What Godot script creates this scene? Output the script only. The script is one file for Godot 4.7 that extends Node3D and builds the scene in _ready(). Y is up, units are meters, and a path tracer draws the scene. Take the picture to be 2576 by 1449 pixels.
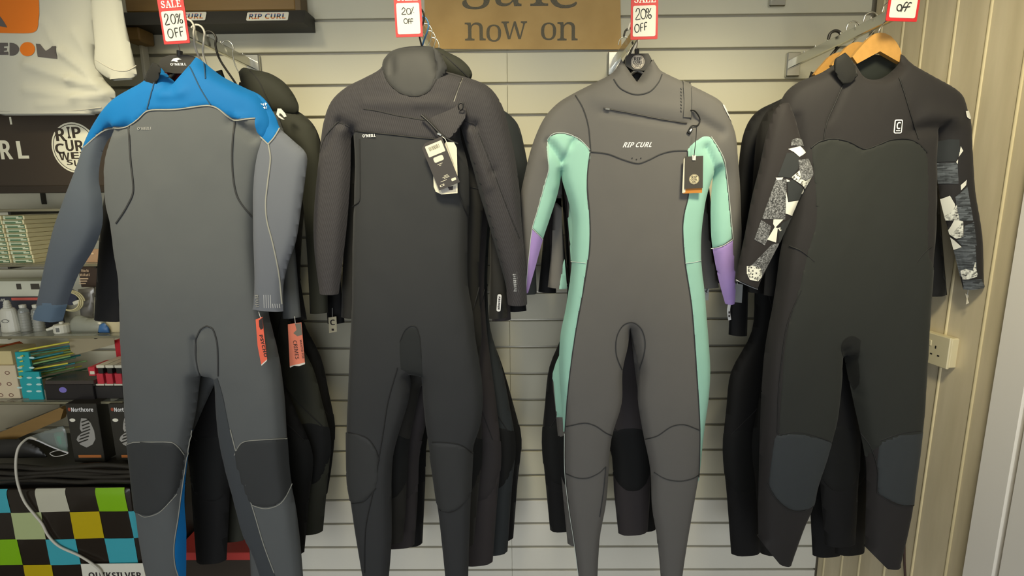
extends Node3D
# A wetsuit wall in a surf shop. Outlines are measured from the photograph and laid on upright planes at each thing's own distance from the slatted wall (z = 0).
const F := 1300.0
const EYE := Vector3(0.0, 1.6, 1.8)
const XC := 1.158      # where the boarded right wall meets the slatted wall
const SPLAY := 0.105   # the right wall opens outwards by this much per metre
const PITCH := 0.10043 # one slat
const TOP := 2.169     # height of groove 0
var lens: Basis
var names := {}
var mats := {}
var noise := FastNoiseLite.new()


func ray(x: float, y: float) -> Vector3:
	return lens * Vector3((x - 1288.0) / F, -(y - 724.5) / F, -1.0)


func P(x: float, y: float, z: float) -> Vector3:
	var r := ray(x, y)
	return EYE + r * ((z - EYE.z) / r.z)


func on_right(x: float, y: float, off := 0.0) -> Vector3:   # a point of the right wall's face
	var r := ray(x, y)
	return EYE + r * ((XC - off + SPLAY * EYE.z - EYE.x) / (r.x - SPLAY * r.z))


# ---------------------------------------------------------------- nodes
func numbered(called: String) -> String:
	var n: int = names.get(called, 0)
	names[called] = n + 1
	return called if n == 0 else "%s_%03d" % [called, n]


func thing(called: String, label: String, category: String, at := Vector3.ZERO, group := "") -> Node3D:
	var o := Node3D.new()
	o.name = numbered(called)
	add_child(o, true)
	o.position = at
	o.set_meta("label", label)
	o.set_meta("category", category)
	if group:
		o.set_meta("group", group)
	return o


func obj(called: String, mesh: Mesh, m: Material, parent: Node3D, label := "") -> MeshInstance3D:
	var o := MeshInstance3D.new()
	o.name = called
	o.mesh = mesh
	o.material_override = m
	parent.add_child(o, true)
	o.global_position = Vector3.ZERO
	if label:
		o.set_meta("label", label)
	return o


func struct(called: String) -> Node3D:
	var o := Node3D.new()
	o.name = called
	o.set_meta("kind", "structure")
	add_child(o, true)
	return o


# ---------------------------------------------------------------- materials
func M(key: String, c: Color, rough := 0.8, metal := 0.0) -> StandardMaterial3D:
	if mats.has(key):
		return mats[key]
	var m := StandardMaterial3D.new()
	m.resource_name = key
	m.albedo_color = c
	m.roughness = rough
	m.metallic = metal
	mats[key] = m
	return m


func rgb(r: int, g: int, b: int) -> Color:
	return Color8(r, g, b)


func noise_tex(freq: float, a: Color, b: Color, seed_: int, kind := FastNoiseLite.TYPE_SIMPLEX_SMOOTH, normal := false, size := 256) -> NoiseTexture2D:
	var n := FastNoiseLite.new()
	n.noise_type = kind
	n.frequency = freq
	n.seed = seed_
	var t := NoiseTexture2D.new()
	t.width = size
	t.height = size
	t.seamless = true
	t.noise = n
	if normal:
		t.as_normal_map = true
		t.bump_strength = 3.0
	else:
		var g := Gradient.new()
		g.set_color(0, a)
		g.set_color(1, b)
		t.color_ramp = g
	return t


var cloth_tex: Texture2D
var cloth_bump: Texture2D
var grain_tex: Texture2D
var blot_tex: Texture2D


func speckle(size: int, lo: float, hi: float, seed_: int, run := 1) -> ImageTexture:
	var rng := RandomNumberGenerator.new()
	rng.seed = seed_
	var im := Image.create_empty(size, size, false, Image.FORMAT_RGB8)
	for y in size:
		var v := 0.0
		for x in size:
			if x % run == 0:
				v = lerpf(lo, hi, rng.randf())
			im.set_pixel((x + y * 7) % size, y, Color(v, v, v))
	return ImageTexture.create_from_image(im)


func neo(key: String, c: Color, rough := 0.72) -> StandardMaterial3D:   # nylon-faced neoprene
	if mats.has(key):
		return mats[key]
	var m := M(key, c, rough)
	m.uv1_triplanar = true
	m.uv1_world_triplanar = true
	m.uv1_scale = Vector3(30, 30, 30)
	m.normal_enabled = true
	m.normal_texture = cloth_bump
	m.normal_scale = 0.06
	m.rim_enabled = true
	m.rim = 0.3
	m.rim_tint = 0.5
	m.metallic_specular = 0.35
	return m


func ribbed(key: String, c: Color, t: Texture2D) -> StandardMaterial3D:
	if mats.has(key):
		return mats[key]
	var m := neo(key, c)
	m.uv1_scale = Vector3(5, 5, 5)
	var bumps: Image = t.get_image().duplicate()
	bumps.bump_map_to_normal_map(6.0)
	m.normal_texture = ImageTexture.create_from_image(bumps)
	m.normal_scale = 0.35
	m.albedo_texture = t
	m.uv1_scale = Vector3(5, 5, 5)
	return m


func stripes(n: int, dx: int, lo: float) -> ImageTexture:
	var im := Image.create_empty(256, 256, false, Image.FORMAT_RGB8)
	for y in 256:
		for x in 256:
			var v: float = 0.5 + 0.5 * sin(TAU * (n * x + dx * y) / 256.0)
			v = lerpf(lo, 1.0, smoothstep(0.1, 0.6, v))
			im.set_pixel(x, y, Color(v, v, v))
	return ImageTexture.create_from_image(im)


# ---------------------------------------------------------------- shapes
func tri(st: SurfaceTool, a: Vector3, b: Vector3, c: Vector3, out: Vector3) -> void:   # flat triangle that faces out
	var n := (b - a).cross(c - a)
	if n.length_squared() < 1e-16:
		return
	n = n.normalized()
	if n.dot(out) < 0.0:
		var t := b
		b = c
		c = t
		n = -n
	st.set_normal(n)
	st.add_vertex(a)
	st.set_normal(n)
	st.add_vertex(c)
	st.set_normal(n)
	st.add_vertex(b)


func quad(st: SurfaceTool, a: Vector3, b: Vector3, c: Vector3, d: Vector3, out: Vector3) -> void:
	tri(st, a, b, c, out)
	tri(st, a, c, d, out)


func start() -> SurfaceTool:
	var st := SurfaceTool.new()
	st.begin(Mesh.PRIMITIVE_TRIANGLES)
	return st


func add_box(st: SurfaceTool, x: Transform3D, s: Vector3, b: float) -> void:   # chamfered box round the origin of x
	var h := s * 0.5
	b = minf(b, minf(h.x, minf(h.y, h.z)) * 0.9)
	for axis in 3:
		for sg in [-1.0, 1.0]:
			var u := (axis + 1) % 3
			var v := (axis + 2) % 3
			var q := []
			for c in [[-1, -1], [1, -1], [1, 1], [-1, 1]]:
				var p := Vector3()
				p[axis] = sg * h[axis]
				p[u] = c[0] * (h[u] - b)
				p[v] = c[1] * (h[v] - b)
				q.append(x * p)
			var out := Vector3()
			out[axis] = sg
			quad(st, q[0], q[1], q[2], q[3], x.basis * out)
	for axis in 3:
		var u := (axis + 1) % 3
		var v := (axis + 2) % 3
		for su in [-1.0, 1.0]:
			for sv in [-1.0, 1.0]:
				var q := []
				for e in [[-1.0, 0], [1.0, 0], [1.0, 1], [-1.0, 1]]:
					var p := Vector3()
					p[axis] = e[0] * (h[axis] - b)
					p[u] = su * (h[u] - (0.0 if e[1] == 0 else b))
					p[v] = sv * (h[v] - (b if e[1] == 0 else 0.0))
					q.append(x * p)
				var out := Vector3()
				out[u] = su
				out[v] = sv
				quad(st, q[0], q[1], q[2], q[3], x.basis * out)
	for sx in [-1.0, 1.0]:
		for sy in [-1.0, 1.0]:
			for sz in [-1.0, 1.0]:
				var k := Vector3(sx, sy, sz)
				var i := h - Vector3(b, b, b)
				tri(st, x * (k * Vector3(h.x, i.y, i.z)), x * (k * Vector3(i.x, h.y, i.z)), x * (k * Vector3(i.x, i.y, h.z)), x.basis * k)


func box(at: Vector3, s: Vector3, b := 0.002, turn := Vector3.ZERO) -> ArrayMesh:
	var st := start()
	add_box(st, Transform3D(Basis.from_euler(turn), at), s, b)
	return st.commit()


func box_px(x0: float, y0: float, x1: float, y1: float, z: float, depth: float, b := 0.002, low := -1.0) -> ArrayMesh:   # front face between two measured corners at z, running back; low: what it stands on
	var a := P(x0, y0, z)
	var c := P(x1, y1, z)
	if low >= 0.0:
		c.y = low
	return box(Vector3((a.x + c.x) / 2, (a.y + c.y) / 2, z - depth / 2), Vector3(absf(c.x - a.x), absf(a.y - c.y), depth), b)


func add_tube(st: SurfaceTool, pts: PackedVector3Array, r: float, sides := 8, r_end := -1.0, flat := 1.0) -> void:
	var n := pts.size()
	var rings := []
	var up := Vector3(0.13, 0.21, 0.97)
	for i in n:
		var d := (pts[mini(i + 1, n - 1)] - pts[maxi(i - 1, 0)]).normalized()
		var u := (up - d * d.dot(up)).normalized()
		if u.length() < 0.5:
			u = d.cross(Vector3.RIGHT).normalized()
		up = u
		var v := d.cross(u)
		var rr := r if r_end < 0.0 else lerpf(r, r_end, float(i) / (n - 1))
		var ring := []
		for k in sides:
			var t := TAU * k / sides
			ring.append([pts[i] + (u * cos(t) * flat + v * sin(t)) * rr, (u * cos(t) + v * sin(t) * flat).normalized()])
		rings.append(ring)
	for i in n - 1:
		for k in sides:
			var a = rings[i][k]
			var b = rings[i][(k + 1) % sides]
			var c = rings[i + 1][(k + 1) % sides]
			var e = rings[i + 1][k]
			for w in [a, c, b, a, e, c]:
				st.set_normal(w[1])
				st.add_vertex(w[0])
	for i in [0, n - 1]:
		var d: Vector3 = (pts[0] - pts[1]) if i == 0 else (pts[n - 1] - pts[n - 2])
		for k in range(1, sides - 1):
			tri(st, rings[i][0][0], rings[i][k][0], rings[i][k + 1][0], d)


func tube(pts: PackedVector3Array, r: float, sides := 8, r_end := -1.0, flat := 1.0) -> ArrayMesh:
	var st := start()
	add_tube(st, pts, r, sides, r_end, flat)
	return st.commit()


func curve(pts: Array, steps := 6) -> PackedVector3Array:   # Catmull-Rom through Vector3 points
	var out := PackedVector3Array()
	var n := pts.size()
	for i in n - 1:
		var a: Vector3 = pts[maxi(i - 1, 0)]
		var b: Vector3 = pts[i]
		var c: Vector3 = pts[i + 1]
		var d: Vector3 = pts[mini(i + 2, n - 1)]
		for k in steps:
			out.append(b.cubic_interpolate(c, a, d, float(k) / steps))
	out.append(pts[n - 1])
	return out


func prism(poly: PackedVector2Array, depth: float, x: Transform3D) -> ArrayMesh:   # outline in the plane of x, running from 0 back to -depth
	var st := start()
	add_prism(st, poly, depth, x)
	return st.commit()


func add_prism(st: SurfaceTool, poly: PackedVector2Array, depth: float, x: Transform3D) -> void:
	var t := Geometry2D.triangulate_polygon(poly)
	for i in range(0, t.size(), 3):
		for back in [false, true]:
			var z := -depth if back else 0.0
			var q := []
			for k in 3:
				var p := poly[t[i + k]]
				q.append(x * Vector3(p.x, p.y, z))
			tri(st, q[0], q[1], q[2], x.basis.z * (-1.0 if back else 1.0))
	var ccw := not Geometry2D.is_polygon_clockwise(poly)   # that call takes y as pointing up
	for i in poly.size():
		var a := poly[i]
		var b := poly[(i + 1) % poly.size()]
		var e := b - a
		var out := Vector3(e.y, -e.x, 0) * (1.0 if ccw else -1.0)
		quad(st, x * Vector3(a.x, a.y, 0), x * Vector3(b.x, b.y, 0), x * Vector3(b.x, b.y, -depth), x * Vector3(a.x, a.y, -depth), x.basis * out)


func round_rect(w: float, h: float, r: float, n := 4) -> PackedVector2Array:   # from the lower left corner at 0, 0
	var out := PackedVector2Array()
	for c in [[w - r, r, -90], [w - r, h - r, 0], [r, h - r, 90], [r, r, 180]]:
		for k in n + 1:
			var t := deg_to_rad(c[2] + 90.0 * k / n)
			out.append(Vector2(c[0] + r * cos(t), c[1] + r * sin(t)))
	return out


func ellipse(cx: float, cy: float, rx: float, ry: float, n := 24) -> PackedVector2Array:
	var out := PackedVector2Array()
	for k in n:
		out.append(Vector2(cx + rx * cos(TAU * k / n), cy + ry * sin(TAU * k / n)))
	return out


func lathe(profile: Array, at: Vector3, sides := 20, squash := 1.0) -> ArrayMesh:   # [radius, height] from the bottom up
	var st := start()
	st.set_smooth_group(0)
	for i in profile.size() - 1:
		for k in sides:
			var q := []
			for e in [[i, k], [i, k + 1], [i + 1, k + 1], [i + 1, k]]:
				var t: float = TAU * e[1] / sides
				var pr = profile[e[0]]
				q.append(at + Vector3(pr[0] * cos(t), pr[1], pr[0] * sin(t) * squash))
			var mid: Vector3 = Vector3(cos(TAU * (k + 0.5) / sides), 0, sin(TAU * (k + 0.5) / sides))
			var out: Vector3 = mid * (profile[i + 1][1] - profile[i][1]) + Vector3.UP * (profile[i][0] - profile[i + 1][0])
			tri(st, q[0], q[1], q[2], out)
			tri(st, q[0], q[2], q[3], out)
	st.index()
	return st.commit()


func frame_px(bl: Vector2, br: Vector2, tl: Vector2, z: float) -> Transform3D:   # axes of a flat card measured by three of its corners
	var a := P(bl.x, bl.y, z)
	var x := (P(br.x, br.y, z) - a).normalized()
	var t := P(tl.x, tl.y, z) - a
	var y := (t - x * t.dot(x)).normalized()
	return Transform3D(Basis(x, y, x.cross(y)), a)


func text_mesh(s: String, font: String, bold: bool, italic := false) -> TextMesh:
	var f := SystemFont.new()
	f.font_names = PackedStringArray([font])
	f.font_weight = 700 if bold else 400
	f.font_italic = italic
	var t := TextMesh.new()
	t.text = s
	t.font = f
	t.font_size = 48
	t.pixel_size = 0.01
	t.depth = 0.05
	t.curve_step = 1.5
	return t


func letters(called: String, s: String, font: String, bold: bool, x: Transform3D, w: float, h: float, m: Material, parent: Node3D, slant := 0.0) -> MeshInstance3D:   # lettering w wide and h high (0 keeps its proportion), its lower left corner at the origin of x
	var t := text_mesh(s, font, bold)
	var a := t.get_aabb()
	var kx := w / a.size.x
	var ky := (h / a.size.y) if h > 0.0 else kx
	var o := obj(called, t, m, parent)
	var b := Basis(Vector3(kx, 0, 0), Vector3(slant * ky, ky, 0), Vector3(0, 0, 0.012))
	o.global_transform = x * Transform3D(b, Vector3.ZERO) * Transform3D(Basis(), -a.position - Vector3(0, 0, a.size.z / 2))
	return o


func letters_px(called: String, s: String, font: String, bold: bool, x0: float, y0: float, x1: float, y1: float, z: float, m: Material, parent: Node3D, slant := 0.0) -> MeshInstance3D:   # between lower left x0, y0 and upper right x1, y1
	var a := P(x0, y0, z)
	return letters(called, s, font, bold, Transform3D(Basis(), a), P(x1, y0, z).x - a.x, P(x0, y1, z).y - a.y, m, parent, slant)


func glyphs(parent: Node3D, x: Transform3D, w: float, h: float, n: int, m: Material, seed_: int) -> void:   # print too small to read: strokes in a row, w wide and h high from the origin of x
	var rng := RandomNumberGenerator.new()
	rng.seed = seed_
	var st := start()
	var step := w / n
	for k in n:
		var hh := h * rng.randf_range(0.6, 1.0)
		add_box(st, x * Transform3D(Basis(), Vector3((k + 0.5) * step, hh / 2, 0.0003)), Vector3(step * rng.randf_range(0.35, 0.6), hh, 0.0006), 0.0)
		if k % 2 == 0:
			var y := h * rng.randf_range(0.15, 0.85)
			add_box(st, x * Transform3D(Basis(), Vector3((k + 0.8) * step, y, 0.0003)), Vector3(step * 0.8, h * 0.16, 0.0006), 0.0)
	obj("small_print", st.commit(), m, parent)


func smooth(pts: Array, closed := true, steps := 4) -> Array:   # [x, y] or [x, y, 1]: from a marked point the edge to the next is straight and stays open (a cuff, a neck)
	var out := []
	var n := pts.size()
	var tangent := []
	for i in n:
		var a = pts[(i + n - 1) % n] if closed or i > 0 else pts[i]
		var b = pts[i]
		var c = pts[(i + 1) % n] if closed or i < n - 1 else pts[i]
		var u := Vector2(b[0] - a[0], b[1] - a[1])
		var v := Vector2(c[0] - b[0], c[1] - b[1])
		var open: bool = b.size() > 2 or a.size() > 2
		tangent.append(Vector2.ZERO if open or absf(u.angle_to(v)) > 1.0 else (u + v) * 0.5)
	for i in n if closed else n - 1:
		var j := (i + 1) % n
		var p := Vector2(pts[i][0], pts[i][1])
		var q := Vector2(pts[j][0], pts[j][1])
		if pts[i].size() > 2:
			out.append([p, true])
			continue
		var l := p.distance_to(q)
		var ta: Vector2 = tangent[i].limit_length(l)
		var tb: Vector2 = tangent[j].limit_length(l)
		for k in steps:
			var t := float(k) / steps
			out.append([p * (2 * t * t * t - 3 * t * t + 1) + ta * (t * t * t - 2 * t * t + t) + q * (3 * t * t - 2 * t * t * t) + tb * (t * t * t - t * t), false])
	if not closed:
		out.append([Vector2(pts[n - 1][0], pts[n - 1][1]), false])
	return out


# ---------------------------------------------------------------- cloth that hangs: an outline on an upright plane, filled out by the shape of a stretched skin
class Cloth:
	var o
	var z0: float
	var kx := 0.0
	var ky := 0.0
	var c := Vector3.ZERO
	var poly := PackedVector2Array()
	var opens := []
	var cell: float
	var nx: int
	var ny: int
	var org: Vector2
	var H := PackedFloat32Array()
	var ins := PackedByteArray()
	var edge := {}
	var back := 0.6

	func spot(x: float, y: float) -> Vector2:   # the point of the filled-out front that the photograph shows at this pixel
		var p := pix(x, y)
		for k in 6:
			p = (p + pix(x, y, hs(p)) * 2.0) / 3.0
		return p

	func pix(x: float, y: float, h := 0.0) -> Vector2:
		var r: Vector3 = o.ray(x, y)
		var e: Vector3 = o.EYE
		var t := (z0 + h + kx * (e.x - c.x) + ky * (e.y - c.y) - e.z) / (r.z - kx * r.x - ky * r.y)
		var p := e + r * t
		return Vector2(p.x, p.y)

	func zp(p: Vector2) -> float:
		return z0 + kx * (p.x - c.x) + ky * (p.y - c.y)

	func setup(owner_, pts: Array, z: float, size: float, ratio: float, cap: float, tilt := Vector2.ZERO, wrinkle := 0.0, rounds := 150) -> void:
		o = owner_
		z0 = z
		cell = size
		var mid := Vector2.ZERO
		for p in pts:
			mid += Vector2(p[0], p[1]) / pts.size()
		c = o.P(mid.x, mid.y, z)
		kx = tilt.x
		ky = tilt.y
		var s: Array = o.smooth(pts)
		var flags := []
		for e in s:
			var w := pix(e[0].x, e[0].y)
			if poly.size() and poly[poly.size() - 1].distance_to(w) < 1e-4:
				continue
			poly.append(w)
			flags.append(e[1])
		for i in poly.size():
			if flags[i]:
				opens.append([poly[i], poly[(i + 1) % poly.size()]])
		var lo := poly[0]
		var hi := poly[0]
		for p in poly:
			lo = lo.min(p)
			hi = hi.max(p)
		org = lo - Vector2(cell * 1.013, cell * 1.017)
		nx = int((hi.x - org.x) / cell) + 3
		ny = int((hi.y - org.y) / cell) + 3
		var n := nx * ny
		ins.resize(n)
		var th := PackedFloat32Array()   # to the right, left, up, down: 9 no edge, -1 an open edge, else how far the edge is
		th.resize(n * 4)
		th.fill(9.0)
		var rows := []
		for j in ny:
			rows.append([])
		var walls := {}   # which edges of the outline pass through a cell
		for i in poly.size():
			var a := poly[i]
			var b := poly[(i + 1) % poly.size()]
			for j in range(int(ceil((minf(a.y, b.y) - org.y) / cell)), int(floor((maxf(a.y, b.y) - org.y) / cell)) + 1):
				var y := org.y + j * cell
				if (a.y <= y) == (b.y <= y):
					continue
				var x := a.x + (b.x - a.x) * (y - a.y) / (b.y - a.y)
				rows[j].append(x)
				var f := (x - org.x) / cell
				var k := j * nx + int(f)
				var q := f - floorf(f)
				th[k * 4] = -1.0 if flags[i] else minf(th[k * 4], maxf(q, 0.06))
				th[(k + 1) * 4 + 1] = -1.0 if flags[i] else minf(th[(k + 1) * 4 + 1], maxf(1.0 - q, 0.06))
			for k in range(int(ceil((minf(a.x, b.x) - org.x) / cell)), int(floor((maxf(a.x, b.x) - org.x) / cell)) + 1):
				var x := org.x + k * cell
				if (a.x <= x) == (b.x <= x):
					continue
				var y := a.y + (b.y - a.y) * (x - a.x) / (b.x - a.x)
				var f := (y - org.y) / cell
				var m := int(f) * nx + k
				var q := f - floorf(f)
				th[m * 4 + 2] = -1.0 if flags[i] else minf(th[m * 4 + 2], maxf(q, 0.06))
				th[(m + nx) * 4 + 3] = -1.0 if flags[i] else minf(th[(m + nx) * 4 + 3], maxf(1.0 - q, 0.06))
			var steps := int(a.distance_to(b) / (cell * 0.15)) + 1
			for k in steps + 1:
				var p := (a.lerp(b, float(k) / steps) - org) / cell
				var at := int(p.y) * nx + int(p.x)
				edge[at] = true
				if not walls.has(at):
					walls[at] = []
				if walls[at].is_empty() or walls[at][-1] != i:
					walls[at].append(i)
		var free := PackedInt32Array()
		var near := []
		for j in ny:
			rows[j].sort()
			for i in nx:
				var x := org.x + i * cell
				var count := 0
				for v in rows[j]:
					if v < x:
						count += 1
				if count % 2 == 0:
					continue
				var k := j * nx + i
				ins[k] = 1
				if th[k * 4] > 5 and th[k * 4 + 1] > 5 and th[k * 4 + 2] > 5 and th[k * 4 + 3] > 5:
					free.append(k)
				else:
					var diag := 0.0
					var who := []
					for q in 4:
						var v := th[k * 4 + q]
						if v > 5:
							diag += 1.0
							who.append(k + [1, -1, nx, -nx][q])
						elif v > 0:
							diag += 1.0 / v
					near.append([k, maxf(diag, 0.3), who])
		var h := PackedFloat32Array()
		h.resize(n)
		var src := 2.0 * cell * cell
		for it in rounds:
			var w := 1.0 if it < 2 else 1.88
			for k in free:
				h[k] += w * ((h[k + 1] + h[k - 1] + h[k + nx] + h[k - nx] + src) * 0.25 - h[k])
			for e in near:
				var sum := src
				for q in e[2]:
					sum += h[q]
				h[e[0]] += w * (sum / e[1] - h[e[0]])
		var rim := {}   # beside the outline the height falls evenly, whatever the grid: node -> height there
		for w in walls:
			for dj in range(-2, 4):
				for di in range(-2, 4):
					var k: int = w + dj * nx + di
					if k > 0 and k < n and ins[k]:
						rim[k] = 0.0
		var deep := cell * 2.0
		for k in rim:
			var p := org + Vector2(k % nx, k / nx) * cell
			var best := 1e9
			var at := p
			var seg := -1
			for dj in range(-3, 3):
				for di in range(-3, 3):
					for i in walls.get(k + dj * nx + di, []):
						var q := Geometry2D.get_closest_point_to_segment(p, poly[i], poly[(i + 1) % poly.size()])
						var dd := p.distance_squared_to(q)
						if dd < best:
							best = dd
							at = q
							seg = i
			var d := sqrt(best)
			rim[k] = h[k]
			if seg < 0 or flags[seg] or d >= deep or d < 1e-5:
				continue
			var f := (at + (p - at) / d * deep - org) / cell
			var i0 := clampi(int(f.x), 0, nx - 2)
			var j0 := clampi(int(f.y), 0, ny - 2)
			var g := j0 * nx + i0
			var far := lerpf(lerpf(h[g], h[g + 1], f.x - i0), lerpf(h[g + nx], h[g + nx + 1], f.x - i0), f.y - j0)
			rim[k] = minf(far, h[k] * deep / d * 1.6) * pow(d / deep, 1.6)
		for k in rim:
			h[k] = rim[k]
		H.resize(n)
		for k in n:
			var v := ratio * sqrt(maxf(h[k], 0.0))
			v = v / sqrt(1.0 + (v / cap) * (v / cap))
			if wrinkle > 0.0 and v > 0.0:
				var x := org.x + (k % nx) * cell
				var y := org.y + int(k / nx) * cell
				v += wrinkle * o.noise.get_noise_3d(x * 900.0, y * 420.0, z0 * 3000.0) * smoothstep(0.0, 0.03, v)
			H[k] = maxf(v, 0.0)

	func crease(list: Array) -> void:   # folds: [x0, y0, x1, y1, width, height] in pixels and metres; a negative height is a valley
		for f in list:
			var a := pix(f[0], f[1], 0.03)
			var b := pix(f[2], f[3], 0.03)
			var w: float = f[4]
			var lo := (a.min(b) - Vector2(w, w) * 3.0 - org) / cell
			var hi := (a.max(b) + Vector2(w, w) * 3.0 - org) / cell
			for j in range(maxi(int(lo.y), 0), mini(int(hi.y) + 1, ny)):
				for i in range(maxi(int(lo.x), 0), mini(int(hi.x) + 1, nx)):
					var k := j * nx + i
					if H[k] <= 0.0:
						continue
					var p := org + Vector2(i, j) * cell
					var d := p.distance_to(Geometry2D.get_closest_point_to_segment(p, a, b))
					H[k] = maxf(H[k] + f[5] * exp(-d * d / (w * w)) * smoothstep(0.0, 0.012, H[k]), 0.001)

	func hs(p: Vector2) -> float:
		var f := (p - org) / cell
		var i := clampi(int(f.x), 0, nx - 2)
		var j := clampi(int(f.y), 0, ny - 2)
		var u := clampf(f.x - i, 0, 1)
		var v := clampf(f.y - j, 0, 1)
		var k := j * nx + i
		return lerpf(lerpf(H[k], H[k + 1], u), lerpf(H[k + nx], H[k + nx + 1], u), v)

	func normal(p: Vector2) -> Vector3:
		var e := cell * 0.7
		return Vector3((hs(p - Vector2(e, 0)) - hs(p + Vector2(e, 0))) / (2 * e) - kx, (hs(p - Vector2(0, e)) - hs(p + Vector2(0, e))) / (2 * e) - ky, 1).normalized()

	func surf(p: Vector2, off := 0.0) -> Vector3:
		return Vector3(p.x, p.y, zp(p) + hs(p)) + normal(p) * off

	func node_at(p: Vector2) -> int:
		var f := (p - org) / cell
		var i := roundi(f.x)
		var j := roundi(f.y)
		if absf(f.x - i) < 0.002 and absf(f.y - j) < 0.002:
			return j * nx + i
		return -1

	var rim_out := Vector2.ZERO   # set by on_edge: away from the cloth

	func on_edge(p: Vector2) -> int:   # 0 inside, 1 on the outline, 2 on an open part of it
		rim_out = Vector2.ZERO
		for e in opens:
			if p.distance_to(Geometry2D.get_closest_point_to_segment(p, e[0], e[1])) < 3e-4:
				return 2
		for i in poly.size():
			if p.distance_squared_to(Geometry2D.get_closest_point_to_segment(p, poly[i], poly[(i + 1) % poly.size()])) < 9e-8:
				var e := poly[(i + 1) % poly.size()] - poly[i]
				rim_out = Vector2(e.y, -e.x).normalized() * (-1.0 if Geometry2D.is_polygon_clockwise(poly) else 1.0)
				return 1
		return 0

	func open_height(p: Vector2) -> float:
		for e in opens:
			var a: Vector2 = e[0]
			var b: Vector2 = e[1]
			if p.distance_to(Geometry2D.get_closest_point_to_segment(p, a, b)) < 3e-4:
				if p.distance_to(a) < 3e-4 or p.distance_to(b) < 3e-4:
					return 0.0
				var nrm := (b - a).orthogonal().normalized() * cell
				return maxf(hs(p + nrm), hs(p - nrm))
		return 0.0

	func cells(q: PackedVector2Array) -> Array:   # triangles of q, cut along the grid
		var marked := {}
		var lo := q[0]
		var hi := q[0]
		for i in q.size():
			var a := q[i]
			var b := q[(i + 1) % q.size()]
			lo = lo.min(a)
			hi = hi.max(a)
			var steps := int(a.distance_to(b) / (cell * 0.15)) + 1
			for k in steps + 1:
				var p := (a.lerp(b, float(k) / steps) - org) / cell
				marked[int(p.y) * nx + int(p.x)] = true
		var out := []
		for j in range(maxi(int((lo.y - org.y) / cell), 0), mini(int((hi.y - org.y) / cell) + 1, ny - 1)):
			for i in range(maxi(int((lo.x - org.x) / cell), 0), mini(int((hi.x - org.x) / cell) + 1, nx - 1)):
				var a := org + Vector2(i, j) * cell
				var r := PackedVector2Array([a, a + Vector2(cell, 0), a + Vector2(cell, cell), a + Vector2(0, cell)])
				if not marked.has(j * nx + i):
					if int(Geometry2D.is_point_in_polygon(a + Vector2(0.5, 0.5) * cell, q)) + int(Geometry2D.is_point_in_polygon(a + Vector2(0.37, 0.61) * cell, q)) + int(Geometry2D.is_point_in_polygon(a + Vector2(0.57, 0.31) * cell, q)) >= 2:   # a single test errs where its ray meets a corner
						out.append([r[0], r[1], r[2]])
						out.append([r[0], r[2], r[3]])
					continue
				for s in Geometry2D.intersect_polygons(r, q):
					var t := Geometry2D.triangulate_polygon(s)
					for k in range(0, t.size(), 3):
						out.append([s[t[k]], s[t[k + 1]], s[t[k + 2]]])
		return out

	func commit(verts: PackedVector3Array, idx: PackedInt32Array) -> ArrayMesh:   # idx anticlockwise seen from outside; smooth normals
		var nrm := PackedVector3Array()
		nrm.resize(verts.size())
		for k in range(0, idx.size(), 3):
			var nn := (verts[idx[k + 1]] - verts[idx[k]]).cross(verts[idx[k + 2]] - verts[idx[k]])
			for q in 3:
				nrm[idx[k + q]] += nn
			var t := idx[k + 1]
			idx[k + 1] = idx[k + 2]
			idx[k + 2] = t
		for k in nrm.size():
			nrm[k] = nrm[k].normalized() if nrm[k].length_squared() > 1e-20 else Vector3(0, 0, 1)
		var arr := []
		arr.resize(Mesh.ARRAY_MAX)
		arr[Mesh.ARRAY_VERTEX] = verts
		arr[Mesh.ARRAY_NORMAL] = nrm
		arr[Mesh.ARRAY_INDEX] = idx
		var m := ArrayMesh.new()
		m.add_surface_from_arrays(Mesh.PRIMITIVE_TRIANGLES, arr)
		return m

	func body() -> ArrayMesh:
		var verts := PackedVector3Array()
		var idx := PackedInt32Array()
		var seen := {}
		for t in cells(poly):
			var area: float = (t[1] - t[0]).cross(t[2] - t[0])
			if absf(area) < 1e-9:
				continue
			var f := []
			var b := []
			for p in (t if area > 0 else [t[0], t[2], t[1]]):
				var key := Vector2i(roundi(p.x * 8000), roundi(p.y * 8000))
				if not seen.has(key):
					var k := node_at(p)
					var hh: float = H[k] if k >= 0 and ins[k] else open_height(p) if opens.size() else 0.0
					seen[key] = [verts.size(), verts.size() + (1 if hh > 0 else 0)]
					var z := zp(p)
					verts.append(Vector3(p.x, p.y, z + hh))
					if hh > 0:
						verts.append(Vector3(p.x, p.y, z - hh * back))
				f.append(seen[key][0])
				b.append(seen[key][1])
			idx.append_array(PackedInt32Array([f[0], f[1], f[2], b[0], b[2], b[1]]))
		return commit(verts, idx)

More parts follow.
